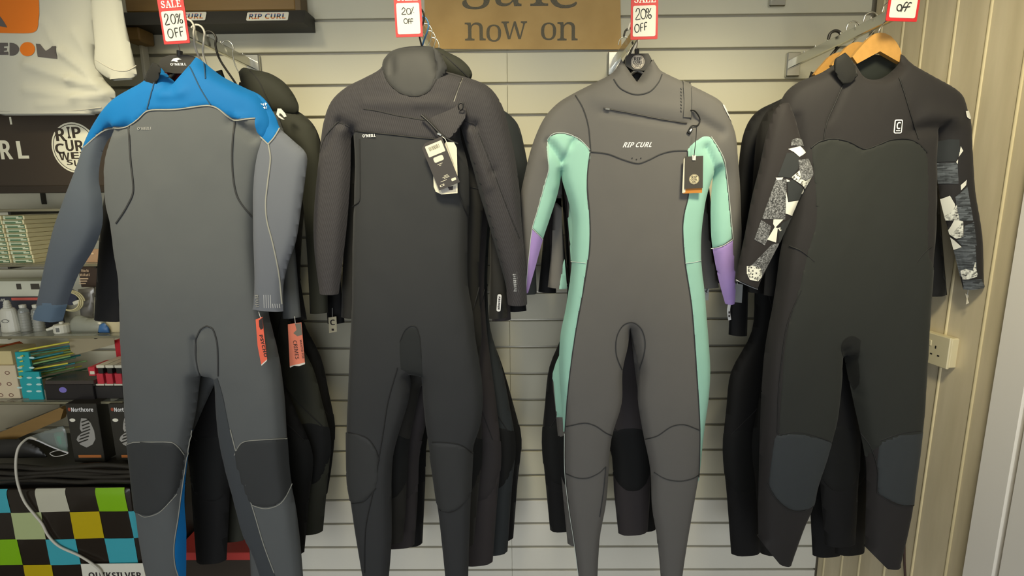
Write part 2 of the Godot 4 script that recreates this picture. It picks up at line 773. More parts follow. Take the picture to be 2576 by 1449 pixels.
	func panel(pts: Array, off := 0.002, soft := true, steps := 4) -> ArrayMesh:   # a piece of cloth sewn or printed on the front, outlined in pixels; soft: its rim is sewn down
		var q := PackedVector2Array()
		for e in o.smooth(pts, true, steps):
			q.append(spot(e[0].x, e[0].y))
		var verts := PackedVector3Array()
		var idx := PackedInt32Array()
		var seen := {}
		for piece in Geometry2D.intersect_polygons(q, poly):
			for t in cells(piece):
				var area: float = (t[1] - t[0]).cross(t[2] - t[0])
				if absf(area) < 1e-9:
					continue
				var f := []
				for p in (t if area > 0 else [t[0], t[2], t[1]]):
					var key := Vector2i(roundi(p.x * 8000), roundi(p.y * 8000))
					if not seen.has(key):
						seen[key] = verts.size()
						var k := node_at(p)
						var g: Vector2 = (p - org) / cell
						var rim := 0 if k >= 0 or not edge.has(int(g.y) * nx + int(g.x)) and not edge.has(int(g.y - 0.02) * nx + int(g.x)) and not edge.has(int(g.y) * nx + int(g.x - 0.02)) else on_edge(p)
						var hh: float = H[k] if k >= 0 else open_height(p) if rim == 2 else 0.0 if rim == 1 else hs(p)
						var d := off if k >= 0 or rim > 0 or not soft else -0.0006
						verts.append(Vector3(p.x, p.y, zp(p) + hh) + (Vector3(rim_out.x, rim_out.y, 0.6).normalized() if rim == 1 else (normal(p) * Vector3(0.4, 0.4, 1)).normalized() if k >= 0 and (edge.has(k) or edge.has(k - 1) or edge.has(k - nx) or edge.has(k - nx - 1)) else normal(p)) * d)
					f.append(seen[key])
				idx.append_array(PackedInt32Array(f))
		if idx.is_empty():
			push_error("empty panel at %s" % [pts[0]])
		return commit(verts, idx)

	func line(pts: Array, r := 0.0016, off := 0.0014, flat := 0.6) -> ArrayMesh:   # a seam, taped or stitched, along the surface
		var w := PackedVector2Array()
		for e in o.smooth(pts, false, 6):
			w.append(spot(e[0].x, e[0].y))
		var path := PackedVector3Array()
		for i in w.size() - 1:
			var k := maxi(1, int(w[i].distance_to(w[i + 1]) / 0.008))
			for s in k:
				path.append(surf(w[i].lerp(w[i + 1], float(s) / k), off))
		path.append(surf(w[w.size() - 1], off))
		return o.tube(path, r, 6, -1.0, flat)

	func place(x: float, y: float, off := 0.002) -> Transform3D:   # axes of the surface at a pixel
		var p := spot(x, y)
		var n := normal(p)
		var u := (Vector3.RIGHT - n * n.x).normalized()
		return Transform3D(Basis(u, n.cross(u), n), surf(p, off))


func cloth(pts: Array, z: float, size := 0.008, ratio := 0.62, cap := 0.07, tilt := Vector2.ZERO, wrinkle := 0.0, rounds := 150) -> Cloth:
	var q := Cloth.new()
	q.setup(self, pts, z, size, ratio, cap, tilt, wrinkle, rounds)
	return q


# ---------------------------------------------------------------- the suits' furniture
var rails := []   # [x, top of the bar] of each display arm


func rail_arm(wx: float, wy: float, front: float, label: String) -> void:
	var a := P(wx, wy, 0.0)
	var chrome := M("chrome", rgb(205, 205, 198), 0.22, 1.0)
	var t := thing("clothes_rail", label, "clothes rail", Vector3(a.x, a.y, 0), "chrome display rails on the slatted wall")
	obj("wall_bracket", box(Vector3(a.x, a.y - 0.005, 0.007), Vector3(0.045, 0.075, 0.014), 0.003), chrome, t)
	obj("arm", box(Vector3(a.x, a.y, front / 2 + 0.005), Vector3(0.013, 0.028, front - 0.01), 0.002), chrome, t)
	obj("end_cap", box(Vector3(a.x, a.y + 0.003, front + 0.003), Vector3(0.016, 0.036, 0.006), 0.002), chrome, t)
	var k := 0.07
	while k < front - 0.02:
		obj("stop_pin", tube(PackedVector3Array([Vector3(a.x, a.y + 0.012, k), Vector3(a.x, a.y + 0.021, k)]), 0.0025, 8), chrome, t)
		k += 0.062
	rails.append([a.x, a.y + 0.014])


func hook_on(parent: Node3D, rail: int, z: float, from: Vector3, m: Material, r := 0.0016) -> void:
	var x: float = rails[rail][0]
	var y: float = rails[rail][1] - 0.002
	obj("hook", tube(curve([from, Vector3(from.x, from.y + 0.01, from.z), Vector3(lerpf(from.x, x, 0.6), lerpf(from.y, y, 0.55), z), Vector3(x + 0.015, y - 0.018, z), Vector3(x + 0.019, y, z), Vector3(x + 0.012, y + 0.015, z), Vector3(x - 0.002, y + 0.02, z), Vector3(x - 0.015, y + 0.013, z), Vector3(x - 0.019, y - 0.002, z)], 5), r, 6), m, parent)


func wishbone(parent: Node3D, at: Vector3, half: float, m: Material) -> void:   # the shoulders of a plain hanger, inside the suit
	obj("shoulder_bar", tube(curve([at + Vector3(-half, -0.075, 0), at + Vector3(-half * 0.5, -0.04, 0), at, at + Vector3(half * 0.5, -0.04, 0), at + Vector3(half, -0.075, 0)], 4), 0.006, 8), m, parent)


func sale_sign(bl: Vector2, br: Vector2, tl: Vector2, z: float, label: String, word_x: Array, scrawl: Array, ink_r: float, rail: int) -> void:   # tl: where the left edge would reach the sign's top
	var x := frame_px(bl, br, tl, z)
	var w := P(bl.x, bl.y, z).distance_to(P(br.x, br.y, z))
	var h := w * 1.72
	var t := thing("sale_sign", label, "sale sign", x.origin, "red sale cards on the display rails")
	obj("card", prism(round_rect(w, h, 0.002), 0.0016, x), M("sale red", rgb(180, 24, 30), 0.55), t)
	var iw := w * 0.84
	var ih := w * 1.06
	var xi := x * Transform3D(Basis(), Vector3((w - iw) / 2, w * 0.1, 0.0006))
	obj("price_panel", prism(round_rect(iw, ih, 0.004), 0.0006, xi), M("sale white", rgb(200, 200, 190), 0.6), t)
	letters("lettering", "SALE", "Droid Serif", true, x * Transform3D(Basis(), Vector3(w * word_x[0], w * word_x[2], 0.0003)), w * (word_x[1] - word_x[0]), w * 0.25, M("sale letter", rgb(232, 226, 215), 0.6), t)
	var st := start()
	for s in scrawl:
		var p := []
		for q in s:
			p.append(xi * Vector3(q[0] * iw, (1.0 - q[1]) * ih, 0.0002))
		add_tube(st, curve(p, 4), ink_r, 6, -1.0, 1.0)
	obj("handwriting", st.commit(), M("marker", rgb(28, 27, 28), 0.6), t)
	var mid := x * Vector3(w / 2, h, 0)
	var r := Vector3(rails[rail][0], rails[rail][1], mid.z - 0.02)
	obj("sign_clip", tube(curve([x * Vector3(w / 2, h * 0.97, -0.003), mid.lerp(r, 0.5) + Vector3(0, 0.01, -0.004), r], 4), 0.002, 6), M("chrome", rgb(205, 205, 198), 0.22, 1.0), t)


func oval(cx: float, cy: float, rx: float, ry: float) -> Array:
	var out := []
	for k in 11:
		out.append([cx + rx * sin(TAU * k / 10.0), cy - ry * cos(TAU * k / 10.0)])
	return out


func setting() -> void:
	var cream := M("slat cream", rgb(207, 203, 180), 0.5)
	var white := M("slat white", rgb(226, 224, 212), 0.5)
	var rail_m := M("groove metal", rgb(176, 172, 158), 0.4, 0.5)
	var w := struct("wall_back")
	obj("backing", box(Vector3(-0.62, 1.375, -0.085), Vector3(3.66, 2.75, 0.13), 0.0), M("backing board", rgb(150, 142, 122), 0.8), w)
	var split := P(1278, 400, 0).x
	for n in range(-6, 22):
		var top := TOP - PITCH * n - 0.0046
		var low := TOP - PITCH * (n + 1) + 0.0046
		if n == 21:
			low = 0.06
		var m := white if n >= 17 else cream  # low slats whiter: the light edge on the wall put into their colour
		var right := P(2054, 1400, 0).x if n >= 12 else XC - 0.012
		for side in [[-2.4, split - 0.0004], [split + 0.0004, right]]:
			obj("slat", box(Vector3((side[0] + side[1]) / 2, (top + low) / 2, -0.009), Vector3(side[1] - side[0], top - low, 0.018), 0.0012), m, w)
		obj("groove_rail", box(Vector3((right - 2.4) / 2, TOP - PITCH * n, -0.0155), Vector3(right + 2.4, 0.014, 0.005), 0.0), rail_m, w)
	obj("plinth", box(Vector3(-0.62, 0.03, -0.006), Vector3(3.56, 0.06, 0.012), 0.002), white, w)
	# boards that end the slats at the corner
	var pine := M("pine", rgb(255, 255, 255), 0.55)
	pine.albedo_texture = grain_tex
	pine.uv1_triplanar = true
	pine.uv1_world_triplanar = true
	pine.uv1_scale = Vector3(3.1, 0.35, 3.1)
	pine.detail_enabled = true
	pine.detail_blend_mode = BaseMaterial3D.BLEND_MODE_MUL
	pine.detail_albedo = blot_tex
	var bead_m := M("pine bead", rgb(222, 208, 166), 0.5)
	# right wall of tongue-and-groove boards
	var r := struct("wall_right")
	var a := atan(SPLAY)
	var turn := Basis(Vector3.UP, a)   # local z runs along the wall, local -x is its face
	obj("backing", box(turn * Vector3(0.06, 1.375, 2.15) + Vector3(XC + 0.004, 0, 0), Vector3(0.1, 2.75, 4.4), 0.0, Vector3(0, a, 0)), M("backing board", rgb(150, 142, 122), 0.8), r)
	var marks := [0.0]
	for px in [2075, 2120, 2164, 2229, 2299, 2385, 2450]:
		marks.append(on_right(px, 1400).z / cos(a))
	for i in marks.size() - 1:
		obj("board", box(turn * Vector3(0.009, 1.375, (marks[i] + marks[i + 1]) / 2) + Vector3(XC, 0, 0), Vector3(0.018, 2.75, marks[i + 1] - marks[i] - 0.001), 0.003, Vector3(0, a, 0)), pine, r)
		if i > 0:
			obj("bead", tube(PackedVector3Array([turn * Vector3(0.001, 0.0, marks[i]) + Vector3(XC, 0, 0), turn * Vector3(0.001, 2.75, marks[i]) + Vector3(XC, 0, 0)]), 0.0045, 8), bead_m, r)
	# white boarding that takes over from the pine, a little proud of it
	var tr := struct("trim_1")
	var z0: float = marks[-1]
	var paint := M("white gloss", rgb(236, 231, 220), 0.4)
	var z1: float = on_right(2508, 1400, 0.03).z / cos(a)
	for e in [[z0, z1 - 0.004], [z1 + 0.004, z1 + 0.15], [z1 + 0.158, z1 + 0.30], [z1 + 0.308, z1 + 0.45]]:
		obj("board", box(turn * Vector3(-0.006, 1.375, (e[0] + e[1]) / 2) + Vector3(XC, 0, 0), Vector3(0.048, 2.75, e[1] - e[0]), 0.004, Vector3(0, a, 0)), paint, tr)
	# the rest of the shop
	var plaster := M("shop wall", rgb(205, 200, 186), 0.85)
	obj("plaster", box(Vector3(-2.45, 1.375, 2.0), Vector3(0.1, 2.75, 4.3), 0.0), plaster, struct("wall_left"))
	obj("plaster", box(Vector3(-0.4, 1.375, 4.2), Vector3(4.6, 2.75, 0.1), 0.0), plaster, struct("wall_front"))
	shop_window()
	var fl := struct("floor")
	obj("vinyl", box(Vector3(-0.4, -0.05, 2.0), Vector3(4.6, 0.1, 4.6), 0.0), M("vinyl", rgb(120, 112, 100), 0.6), fl)
	var ce := struct("ceiling")
	obj("board", box(Vector3(-0.4, 2.8, 2.0), Vector3(4.6, 0.1, 4.6), 0.0), M("ceiling white", rgb(216, 214, 206), 0.9), ce)
	lamps(ce)


func shop_window() -> void:   # the daylight of the shop front, behind the camera
	var w := struct("window_1")
	var c := Vector3(DAY[0], DAY[1], 4.13)
	var frame := M("lamp can", rgb(230, 230, 226), 0.4)
	var pane := M("window daylight", rgb(225, 235, 245), 0.4)
	pane.emission_enabled = true
	pane.emission = DAY_COLOR
	pane.emission_energy_multiplier = 1.2
	obj("pane", box(c, Vector3(DAY[2], DAY[3], 0.01), 0.0), pane, w)
	for s in [-1.0, 1.0]:
		obj("window_frame", box(c + Vector3(s * (DAY[2] / 2 + 0.03), 0, 0), Vector3(0.06, DAY[3] + 0.12, 0.04), 0.003), frame, w)
		obj("window_frame", box(c + Vector3(0, s * (DAY[3] / 2 + 0.03), 0), Vector3(DAY[2], 0.06, 0.04), 0.003), frame, w)
	var l := AreaLight3D.new()
	l.name = "window_light"
	w.add_child(l, true)
	l.position = c + Vector3(0, 0, -0.012)
	l.area_size = Vector2(DAY[2], DAY[3])
	l.light_color = DAY_COLOR
	l.light_energy = DAY[4]
	l.area_range = 8.0
	l.area_attenuation = 2.0
	l.shadow_enabled = true


func lamps(ce: Node3D) -> void:
	var glow := M("lamp face", rgb(255, 246, 226), 0.5)
	glow.emission_enabled = true
	glow.emission = SPOT_COLOR
	glow.emission_energy_multiplier = 4.0
	var can := M("lamp can", rgb(230, 230, 226), 0.4)
	for s in SPOTS:
		var at := Vector3(s[0], 2.68, s[1])
		var aim := (Vector3(s[2], s[3], s[6]) - at).normalized()
		obj("lamp_can", tube(PackedVector3Array([at - aim * 0.1, at]), 0.045, 16), can, ce)
		obj("lamp_stem", tube(PackedVector3Array([at - aim * 0.08, Vector3(at.x, 2.75, at.z)]), 0.01, 8), can, ce)
		obj("lamp_face", tube(PackedVector3Array([at, at + aim * 0.002]), 0.038, 16), glow, ce)
		var l := SpotLight3D.new()
		l.name = "spot_lamp"
		ce.add_child(l, true)
		l.look_at_from_position(at + aim * 0.008, at + aim)
		l.light_color = SPOT_COLOR
		l.light_energy = s[4]
		l.spot_angle = s[5]
		l.spot_angle_attenuation = 1.0
		l.spot_range = 8.0
		l.spot_attenuation = 2.0
		l.light_size = 0.16
		l.shadow_enabled = true
	for s in PANELS:
		var face := M("panel face %s" % [s[4]], s[4], 0.5)
		face.emission_enabled = true
		face.emission = s[4]
		face.emission_energy_multiplier = 1.5
		obj("light_panel_frame", box(Vector3(s[0], 2.742, s[1]), Vector3(s[2] + 0.04, 0.02, s[3] + 0.04), 0.003), can, ce)
		obj("light_panel", box(Vector3(s[0], 2.73, s[1]), Vector3(s[2], 0.008, s[3]), 0.0), face, ce)
		var l := AreaLight3D.new()
		l.name = "panel_light"
		ce.add_child(l, true)
		l.position = Vector3(s[0], 2.72, s[1])
		l.rotation.x = -PI / 2
		l.area_size = Vector2(s[2], s[3])
		l.light_color = s[4]
		l.light_energy = s[5]
		l.area_range = 8.0
		l.area_attenuation = 2.0
		l.shadow_enabled = true


# ---------------------------------------------------------------- wetsuits
func seams(q: Cloth, parent: Node3D, lines: Array, m: Material, r := 0.0016, off := 0.0014) -> void:
	for l in lines:
		obj("seam", q.line(l, r, off), m, parent)


func back_suit(label: String, rail: int, z: float, cx: float, yt: float, s: float, g: Dictionary) -> void:   # a suit behind the front one: g gives its lean, its legs and its colours
	var lx: float = g.get("lx", 0.0)
	var rx: float = g.get("rx", 0.0)
	var cu: float = g.get("cuff", 640.0)
	var la: float = g.get("la", -100.0)
	var ra: float = g.get("ra", 100.0)
	var lb: float = g.get("lb", 1260.0)
	var rb: float = g.get("rb", 1260.0)
	var hw: float = g.get("hip", 172.0)
	var sh: float = g.get("sh", 0.0)
	var cr: float = g.get("crotch", 822.0)
	var sl: float = g.get("sl", sh)
	var wa: float = g.get("waist", 150.0)
	var cw: float = g.get("cw", 0.0)
	var raw := [[-38, 8], [-15, 24], [15, 24], [38, 8], [70, 32], [120 + sh * 0.4, 58], [170 + sh * 0.7, 84], [198 + sh, 120], [215 + sh, 175], [228 + sh + 0.3 * rx, 300], [240 + sh * 0.6 + 0.65 * rx, 450],
		[255 + rx, cu, 1], [205 + rx, cu + 4], [198 + 0.65 * rx, 480], [188 + 0.25 * rx, 340], [174, 238], [164, 330], [154, 450], [150, 560], [158, 680], [hw, 790],
		[lerpf(hw, ra + 66, 0.5), 890], [ra + 62, 1000], [ra + 52, 1120], [ra + 40, rb, 1], [ra - 40, rb + 6], [ra - 48, 1120], [ra - 52, 1000], [lerpf(ra - 52, (la + ra) / 2 + 6, 0.5), 900],
		[(la + ra) / 2 + 6, cr], [(la + ra) / 2 - 6, cr], [lerpf(la + 52, (la + ra) / 2 - 6, 0.5), 900], [la + 52, 1000], [la + 48, 1120], [la + 40, lb, 1], [la - 40, lb + 6], [la - 52, 1120], [la - 62, 1000],
		[lerpf(-hw, la - 66, 0.5), 890], [-hw, 790], [-wa - 8, 680], [-wa, 560], [-0.5 * wa - 79, 450], [-164, 330], [-174, 238], [-188 + 0.25 * lx + cw * 0.4, 340], [-198 + 0.65 * lx + cw * 0.8, 480],
		[-205 + lx + cw, cu + 4, 1], [-255 + lx, cu], [-240 - sl * 0.6 + 0.65 * lx, 450], [-228 - sl + 0.3 * lx, 300], [-215 - sl, 175], [-198 - sl, 120], [-170 - sl * 0.7, 84], [-120 - sl * 0.4, 58], [-70, 32]]
	var at := func(x: float, y: float) -> Array: return [cx + x * s, yt + y * s]
	var pts := []
	for p in raw:
		var e: Array = at.call(p[0], p[1])
		if p.size() > 2:
			e.append(1)
		pts.append(e)
	var q := cloth(pts, z, 0.013, 0.5, 0.026, Vector2.ZERO, 0.002, 90)
	var m: Material = g.m
	var neck := P(cx, yt + 20 * s, z)
	var t := thing("wetsuit", label, "wetsuit", Vector3(neck.x, 0, z), g.group)
	obj("body", q.body(), m, t)
	var dark := neo("lining", rgb(18, 19, 19))
	var seam := M("seam dark", rgb(24, 24, 25), 0.7)
	if not g.has("hood"):
		var e := []
		for p in [[-40, 6], [-30, -22], [0, -14], [30, -22], [40, 6], [0, 34]]:
			e.append(at.call(p[0], p[1]))
		obj("collar", cloth(e, z - 0.012, 0.01, 0.4, 0.01, Vector2.ZERO, 0.0, 40).body(), g.get("collar", m), t)
	for kx in [la, ra]:
		var e := []
		for p in [[kx - 66, 960], [kx, 948], [kx + 66, 965], [kx + 60, 1040], [kx + 30, 1110], [kx - 10, 1122], [kx - 45, 1095], [kx - 62, 1040]]:
			e.append(at.call(p[0], p[1]))
		obj("knee_pad", q.panel(e, 0.002), g.get("knee", dark), t)
	for l in [[[-150, 300], [-60, 285], [0, 310], [60, 285], [150, 300]], [[-112, 60], [-140, 150], [-172, 235]], [[112, 60], [140, 150], [172, 235]], [[-150, 560], [-120, 700], [-130, 830], [la - 40, 960]], [[150, 560], [120, 700], [130, 830], [ra + 40, 960]]]:
		var e := []
		for p in l:
			e.append(at.call(p[0], p[1]))
		obj("seam", q.line(e, 0.0014), seam, t)
	for p in g.get("panels", []):
		obj(p[0], q.panel(p[1], 0.0024), p[2], t)
	if g.has("hood"):
		obj("hood", cloth(g.hood, z + 0.012, 0.008, 0.6, 0.045, Vector2.ZERO, 0.004, 90).body(), g.get("hoodm", m), t)
		for l in g.get("hood_lines", []):
			obj("seam", cloth(g.hood, z + 0.012, 0.01, 0.6, 0.045, Vector2.ZERO, 0.0, 60).line(l, 0.0016, 0.001), seam, t)
	var hz := z - 0.004
	var hg := thing("coat_hanger", g.hanger[0], "hanger", neck, g.hanger_group)
	var hm: Material = g.hanger[1]
	hook_on(hg, rail, hz, Vector3(neck.x, neck.y + 0.012, hz), g.hanger[2], g.hanger[3])
	if g.has("arms"):
		var e := []
		for p in g.arms:
			var v := P(p[0], p[1], hz)
			e.append(Vector2(v.x, v.y))
		obj("hanger_body", prism(PackedVector2Array(e), 0.012, Transform3D(Basis(), Vector3(0, 0, hz + 0.006))), hm, hg)
	else:
		wishbone(hg, Vector3(neck.x, neck.y + 0.004, hz), 0.07 * s, hm)


func suit_blue() -> void:
	var grey := neo("suit grey", rgb(88, 91, 92))
	var blue := neo("suit blue", rgb(4, 102, 166))
	var dark := neo("knee grey", rgb(52, 54, 55), 0.62)
	var seam := M("seam charcoal", rgb(48, 49, 50), 0.7)
	var pale := M("seam pale", rgb(140, 140, 132), 0.7)
	var z := 0.43
	var q := cloth([[400, 168], [447, 216], [466, 185], [494, 146], [512, 158], [560, 195], [620, 225], [655, 242], [680, 272], [700, 318], [690, 360], [668, 430], [656, 520], [655, 620], [662, 700], [676, 790], [702, 897], [716, 1000], [722, 1100], [730, 1200], [745, 1280], [757, 1380], [768, 1530, 1], [680, 1534], [640, 1395], [612, 1335], [590, 1250], [566, 1160], [552, 1090], [546, 1010], [547, 948], [504, 944], [494, 1030], [480, 1100], [468, 1180], [463, 1260], [468, 1340], [466, 1530, 1], [390, 1532], [355, 1370], [345, 1290], [335, 1200], [328, 1130], [321, 1050], [316, 950], [311, 850], [310, 790], [308, 700], [298, 636], [289, 565], [277, 510], [272, 440], [278, 385], [300, 328], [272, 350], [254, 395], [248, 450], [256, 500], [257, 565], [236, 624], [199, 686], [174, 748], [157, 806, 1], [88, 797], [100, 740], [120, 650], [140, 570], [165, 500], [190, 430], [212, 365], [232, 322], [258, 283], [295, 248], [335, 225], [372, 203]], z, 0.0075, 0.62, 0.062, Vector2(0.04, 0), 0.003)
	q.crease([[592, 306, 640, 345, 0.012, -0.014], [604, 298, 642, 312, 0.01, 0.008], [498, 850, 500, 940, 0.008, -0.012], [520, 850, 525, 930, 0.012, 0.006], [300, 330, 330, 318, 0.01, -0.012], [420, 240, 470, 236, 0.012, 0.006], [410, 222, 447, 232, 0.008, -0.006]])
	var t := thing("wetsuit", "grey wetsuit with bright blue shoulders and inner leg stripe, foremost on the leftmost rail", "wetsuit", Vector3(P(450, 200, z).x, 0, z))
	obj("body", q.body(), grey, t)
	obj("yoke", q.panel([[205, 382], [262, 325], [318, 318], [346, 300], [373, 277], [440, 274], [520, 264], [545, 270], [575, 292], [592, 300], [640, 296], [645, 330], [675, 362], [704, 324], [720, 270], [640, 200], [520, 140], [494, 136], [468, 172], [447, 206], [400, 150], [340, 200], [270, 245], [210, 310]], 0.0022), blue, t, "blue shoulder yoke")
	seams(q, t, [[[325, 320], [329, 400], [336, 480], [320, 520], [293, 562]], [[590, 306], [584, 400], [595, 490], [632, 545]]], seam, 0.0022)
	seams(q, t, [[[212, 372], [264, 327], [318, 320], [346, 302], [374, 279], [440, 276], [520, 266], [546, 272], [574, 294], [592, 302], [642, 298]]], pale, 0.002)
	seams(q, t, [[[401, 170], [372, 276]], [[480, 170], [505, 222], [531, 264]], [[512, 160], [518, 200]]], M("seam navy", rgb(20, 62, 92), 0.7), 0.0016, 0.003)
	seams(q, t, [[[503, 944], [494, 900], [494, 858], [504, 830], [520, 820], [536, 828], [547, 868], [549, 946]]], seam, 0.002)
	obj("sleeve_panel", q.panel([[200, 385], [262, 330], [300, 322], [296, 330], [262, 395], [262, 560], [190, 720], [170, 770], [84, 770], [100, 700], [160, 480]], 0.0014, false), neo("sleeve blue grey", rgb(80, 87, 96)), t, "bluish grey sleeve")
	obj("inner_leg", q.panel([[548, 950], [562, 1000], [578, 1080], [606, 1180], [640, 1290], [664, 1370], [700, 1470], [670, 1470], [630, 1395], [596, 1320], [560, 1180], [540, 1060], [536, 960]], 0.0014, false), neo("inner leg slate", rgb(62, 66, 70)), t, "darker inner leg")
	var knees := [[[300, 1110], [430, 1112], [448, 1124], [463, 1144], [461, 1190], [445, 1240], [402, 1286], [366, 1298], [344, 1285], [310, 1220]], [[590, 1145], [610, 1113], [660, 1106], [740, 1102], [745, 1160], [736, 1214], [708, 1262], [670, 1277], [635, 1268], [618, 1245]]]
	for k in knees:
		obj("knee_pad", q.panel(k, 0.0024), dark, t, "dark smooth knee panel")
	seams(q, t, [[[324, 1112], [430, 1112], [448, 1124], [463, 1144]], [[445, 1242], [402, 1288], [366, 1300], [350, 1292]], [[590, 1145], [610, 1113], [660, 1106], [722, 1103]], [[735, 1216], [708, 1264], [670, 1279], [635, 1270]]], pale, 0.0014)
	obj("leg_stripe", q.panel([[482, 1080], [468, 1160], [457, 1240], [450, 1300], [440, 1370], [442, 1420], [452, 1460], [480, 1460], [480, 1340], [475, 1250], [490, 1100]], 0.002, false), blue, t, "narrow blue inner leg stripe")
	seams(q, t, [[[482, 1082], [467, 1165], [455, 1245], [448, 1300], [438, 1370], [440, 1420], [450, 1455]], [[580, 1080], [606, 1180], [640, 1290], [664, 1370], [690, 1440]]], pale, 0.0016)
	obj("cuff", q.panel([[78, 800], [105, 760], [178, 766], [165, 815], [120, 812]], 0.0024), neo("cuff blue", rgb(82, 100, 118)), t, "ribbed slate blue wrist cuff")
	letters("logo_print", "O'NEILL", "Droid Sans", true, q.place(346, 327, 0.001), 0.037, 0.0065, M("logo pale", rgb(150, 150, 146), 0.7), t, 0.25)
	# the arm that hangs in front of the chest
	var sl := cloth([[602, 240], [640, 236], [668, 255], [690, 290], [702, 320], [736, 352], [771, 388], [769, 440], [758, 520], [745, 605], [724, 668], [713, 720], [713, 783, 1], [637, 776], [640, 700], [637, 600], [636, 500], [638, 400], [638, 320], [618, 282]], z + 0.035, 0.0075, 0.5, 0.032, Vector2(0.02, -0.075), 0.002)
	var sleeve := obj("sleeve", sl.body(), neo("suit sleeve grey", rgb(98, 102, 110)), t)
	obj("shoulder_patch", sl.panel([[590, 220], [700, 230], [704, 322], [690, 345], [675, 362], [655, 342], [641, 322], [642, 298], [600, 290]], 0.0016), blue, sleeve, "blue pointed shoulder patch")
	seams(sl, sleeve, [[[641, 322], [655, 343], [675, 363], [690, 346], [703, 323]], [[642, 322], [639, 300], [648, 262]], [[676, 364], [681, 400], [674, 460], [669, 510], [672, 555], [686, 610], [700, 680], [709, 765]]], pale, 0.002)
	for k in 8:
		obj("cuff_print", sl.line([[664 + k * 5.5, 742 if k < 4 else 764], [665 + k * 5.6, 775]], 0.001, 0.0006), M("logo grey", rgb(168, 170, 172), 0.7), sleeve)
	glyphs(sleeve, sl.place(652, 774, 0.001) * Transform3D(Basis(Vector3(0, 0, 1), PI / 2), Vector3.ZERO), 0.034, 0.011, 6, M("print dull", rgb(128, 128, 124), 0.7), 1)
	glyphs(sleeve, sl.place(645, 268, 0.0012) * Transform3D(Basis(Vector3(0, 0, 1), 0.1), Vector3.ZERO), 0.026, 0.007, 5, M("logo white", rgb(225, 225, 225), 0.7), 2)
	glyphs(sleeve, sl.place(654, 275, 0.0012) * Transform3D(Basis(Vector3(0, 0, 1), 0.1), Vector3.ZERO), 0.017, 0.006, 5, M("logo white", rgb(225, 225, 225), 0.7), 3)
	# open collar: dark flap and red-brown lining behind the hanger
	obj("collar_flap", cloth([[371, 178], [384, 156], [400, 164], [405, 178], [398, 200], [388, 228], [376, 212], [362, 202]], z + 0.04, 0.006, 0.25, 0.006, Vector2(0.15, 0), 0.0, 60).body(), neo("collar black", rgb(30, 30, 28)), t, "black collar flap")
	obj("collar_back", cloth([[388, 178], [410, 160], [450, 170], [492, 158], [506, 180], [490, 230], [400, 235]], z - 0.036, 0.007, 0.3, 0.01, Vector2.ZERO, 0.0, 60).body(), neo("collar lining red", rgb(92, 24, 32)), t, "dark red inner collar")
	var h := thing("coat_hanger", "black plastic hanger with a white wave emblem above the blue collar", "hanger", P(452, 150, z))
	z -= 0.012
	var e := PackedVector2Array()
	for p in [[404, 180], [404, 158], [412, 146], [432, 140], [475, 139], [490, 143], [497, 150], [470, 186], [442, 186]]:
		var v := P(p[0], p[1], z)
		e.append(Vector2(v.x, v.y))
	var black := M("hanger black", rgb(38, 36, 32), 0.4)
	obj("hanger_body", prism(e, 0.012, Transform3D(Basis(), Vector3(0, 0, z + 0.006))), black, h)
	wishbone(h, P(450, 178, z - 0.004), 0.09, black)
	obj("neck_collar", tube(PackedVector3Array([P(452, 142, z), P(452, 128, z)]), 0.007, 10), black, h)
	hook_on(h, 0, z, P(452, 130, z), M("chrome", rgb(205, 205, 198), 0.22, 1.0))
	letters_px("lettering", "O'NEILL", "Droid Sans", true, 429, 165, 469, 159, z + 0.0062, M("logo white", rgb(225, 225, 225), 0.7), h)
	var wave := []
	for p in [[434, 156], [440, 149], [452, 147], [461, 151], [454, 152], [449, 154], [452, 158], [446, 157], [441, 155]]:
		var v := P(p[0], p[1], z)
		wave.append(Vector2(v.x, v.y))
	obj("emblem", prism(PackedVector2Array(wave), 0.0008, Transform3D(Basis(), Vector3(0, 0, z + 0.0066))), M("logo white", rgb(225, 225, 225), 0.7), h)


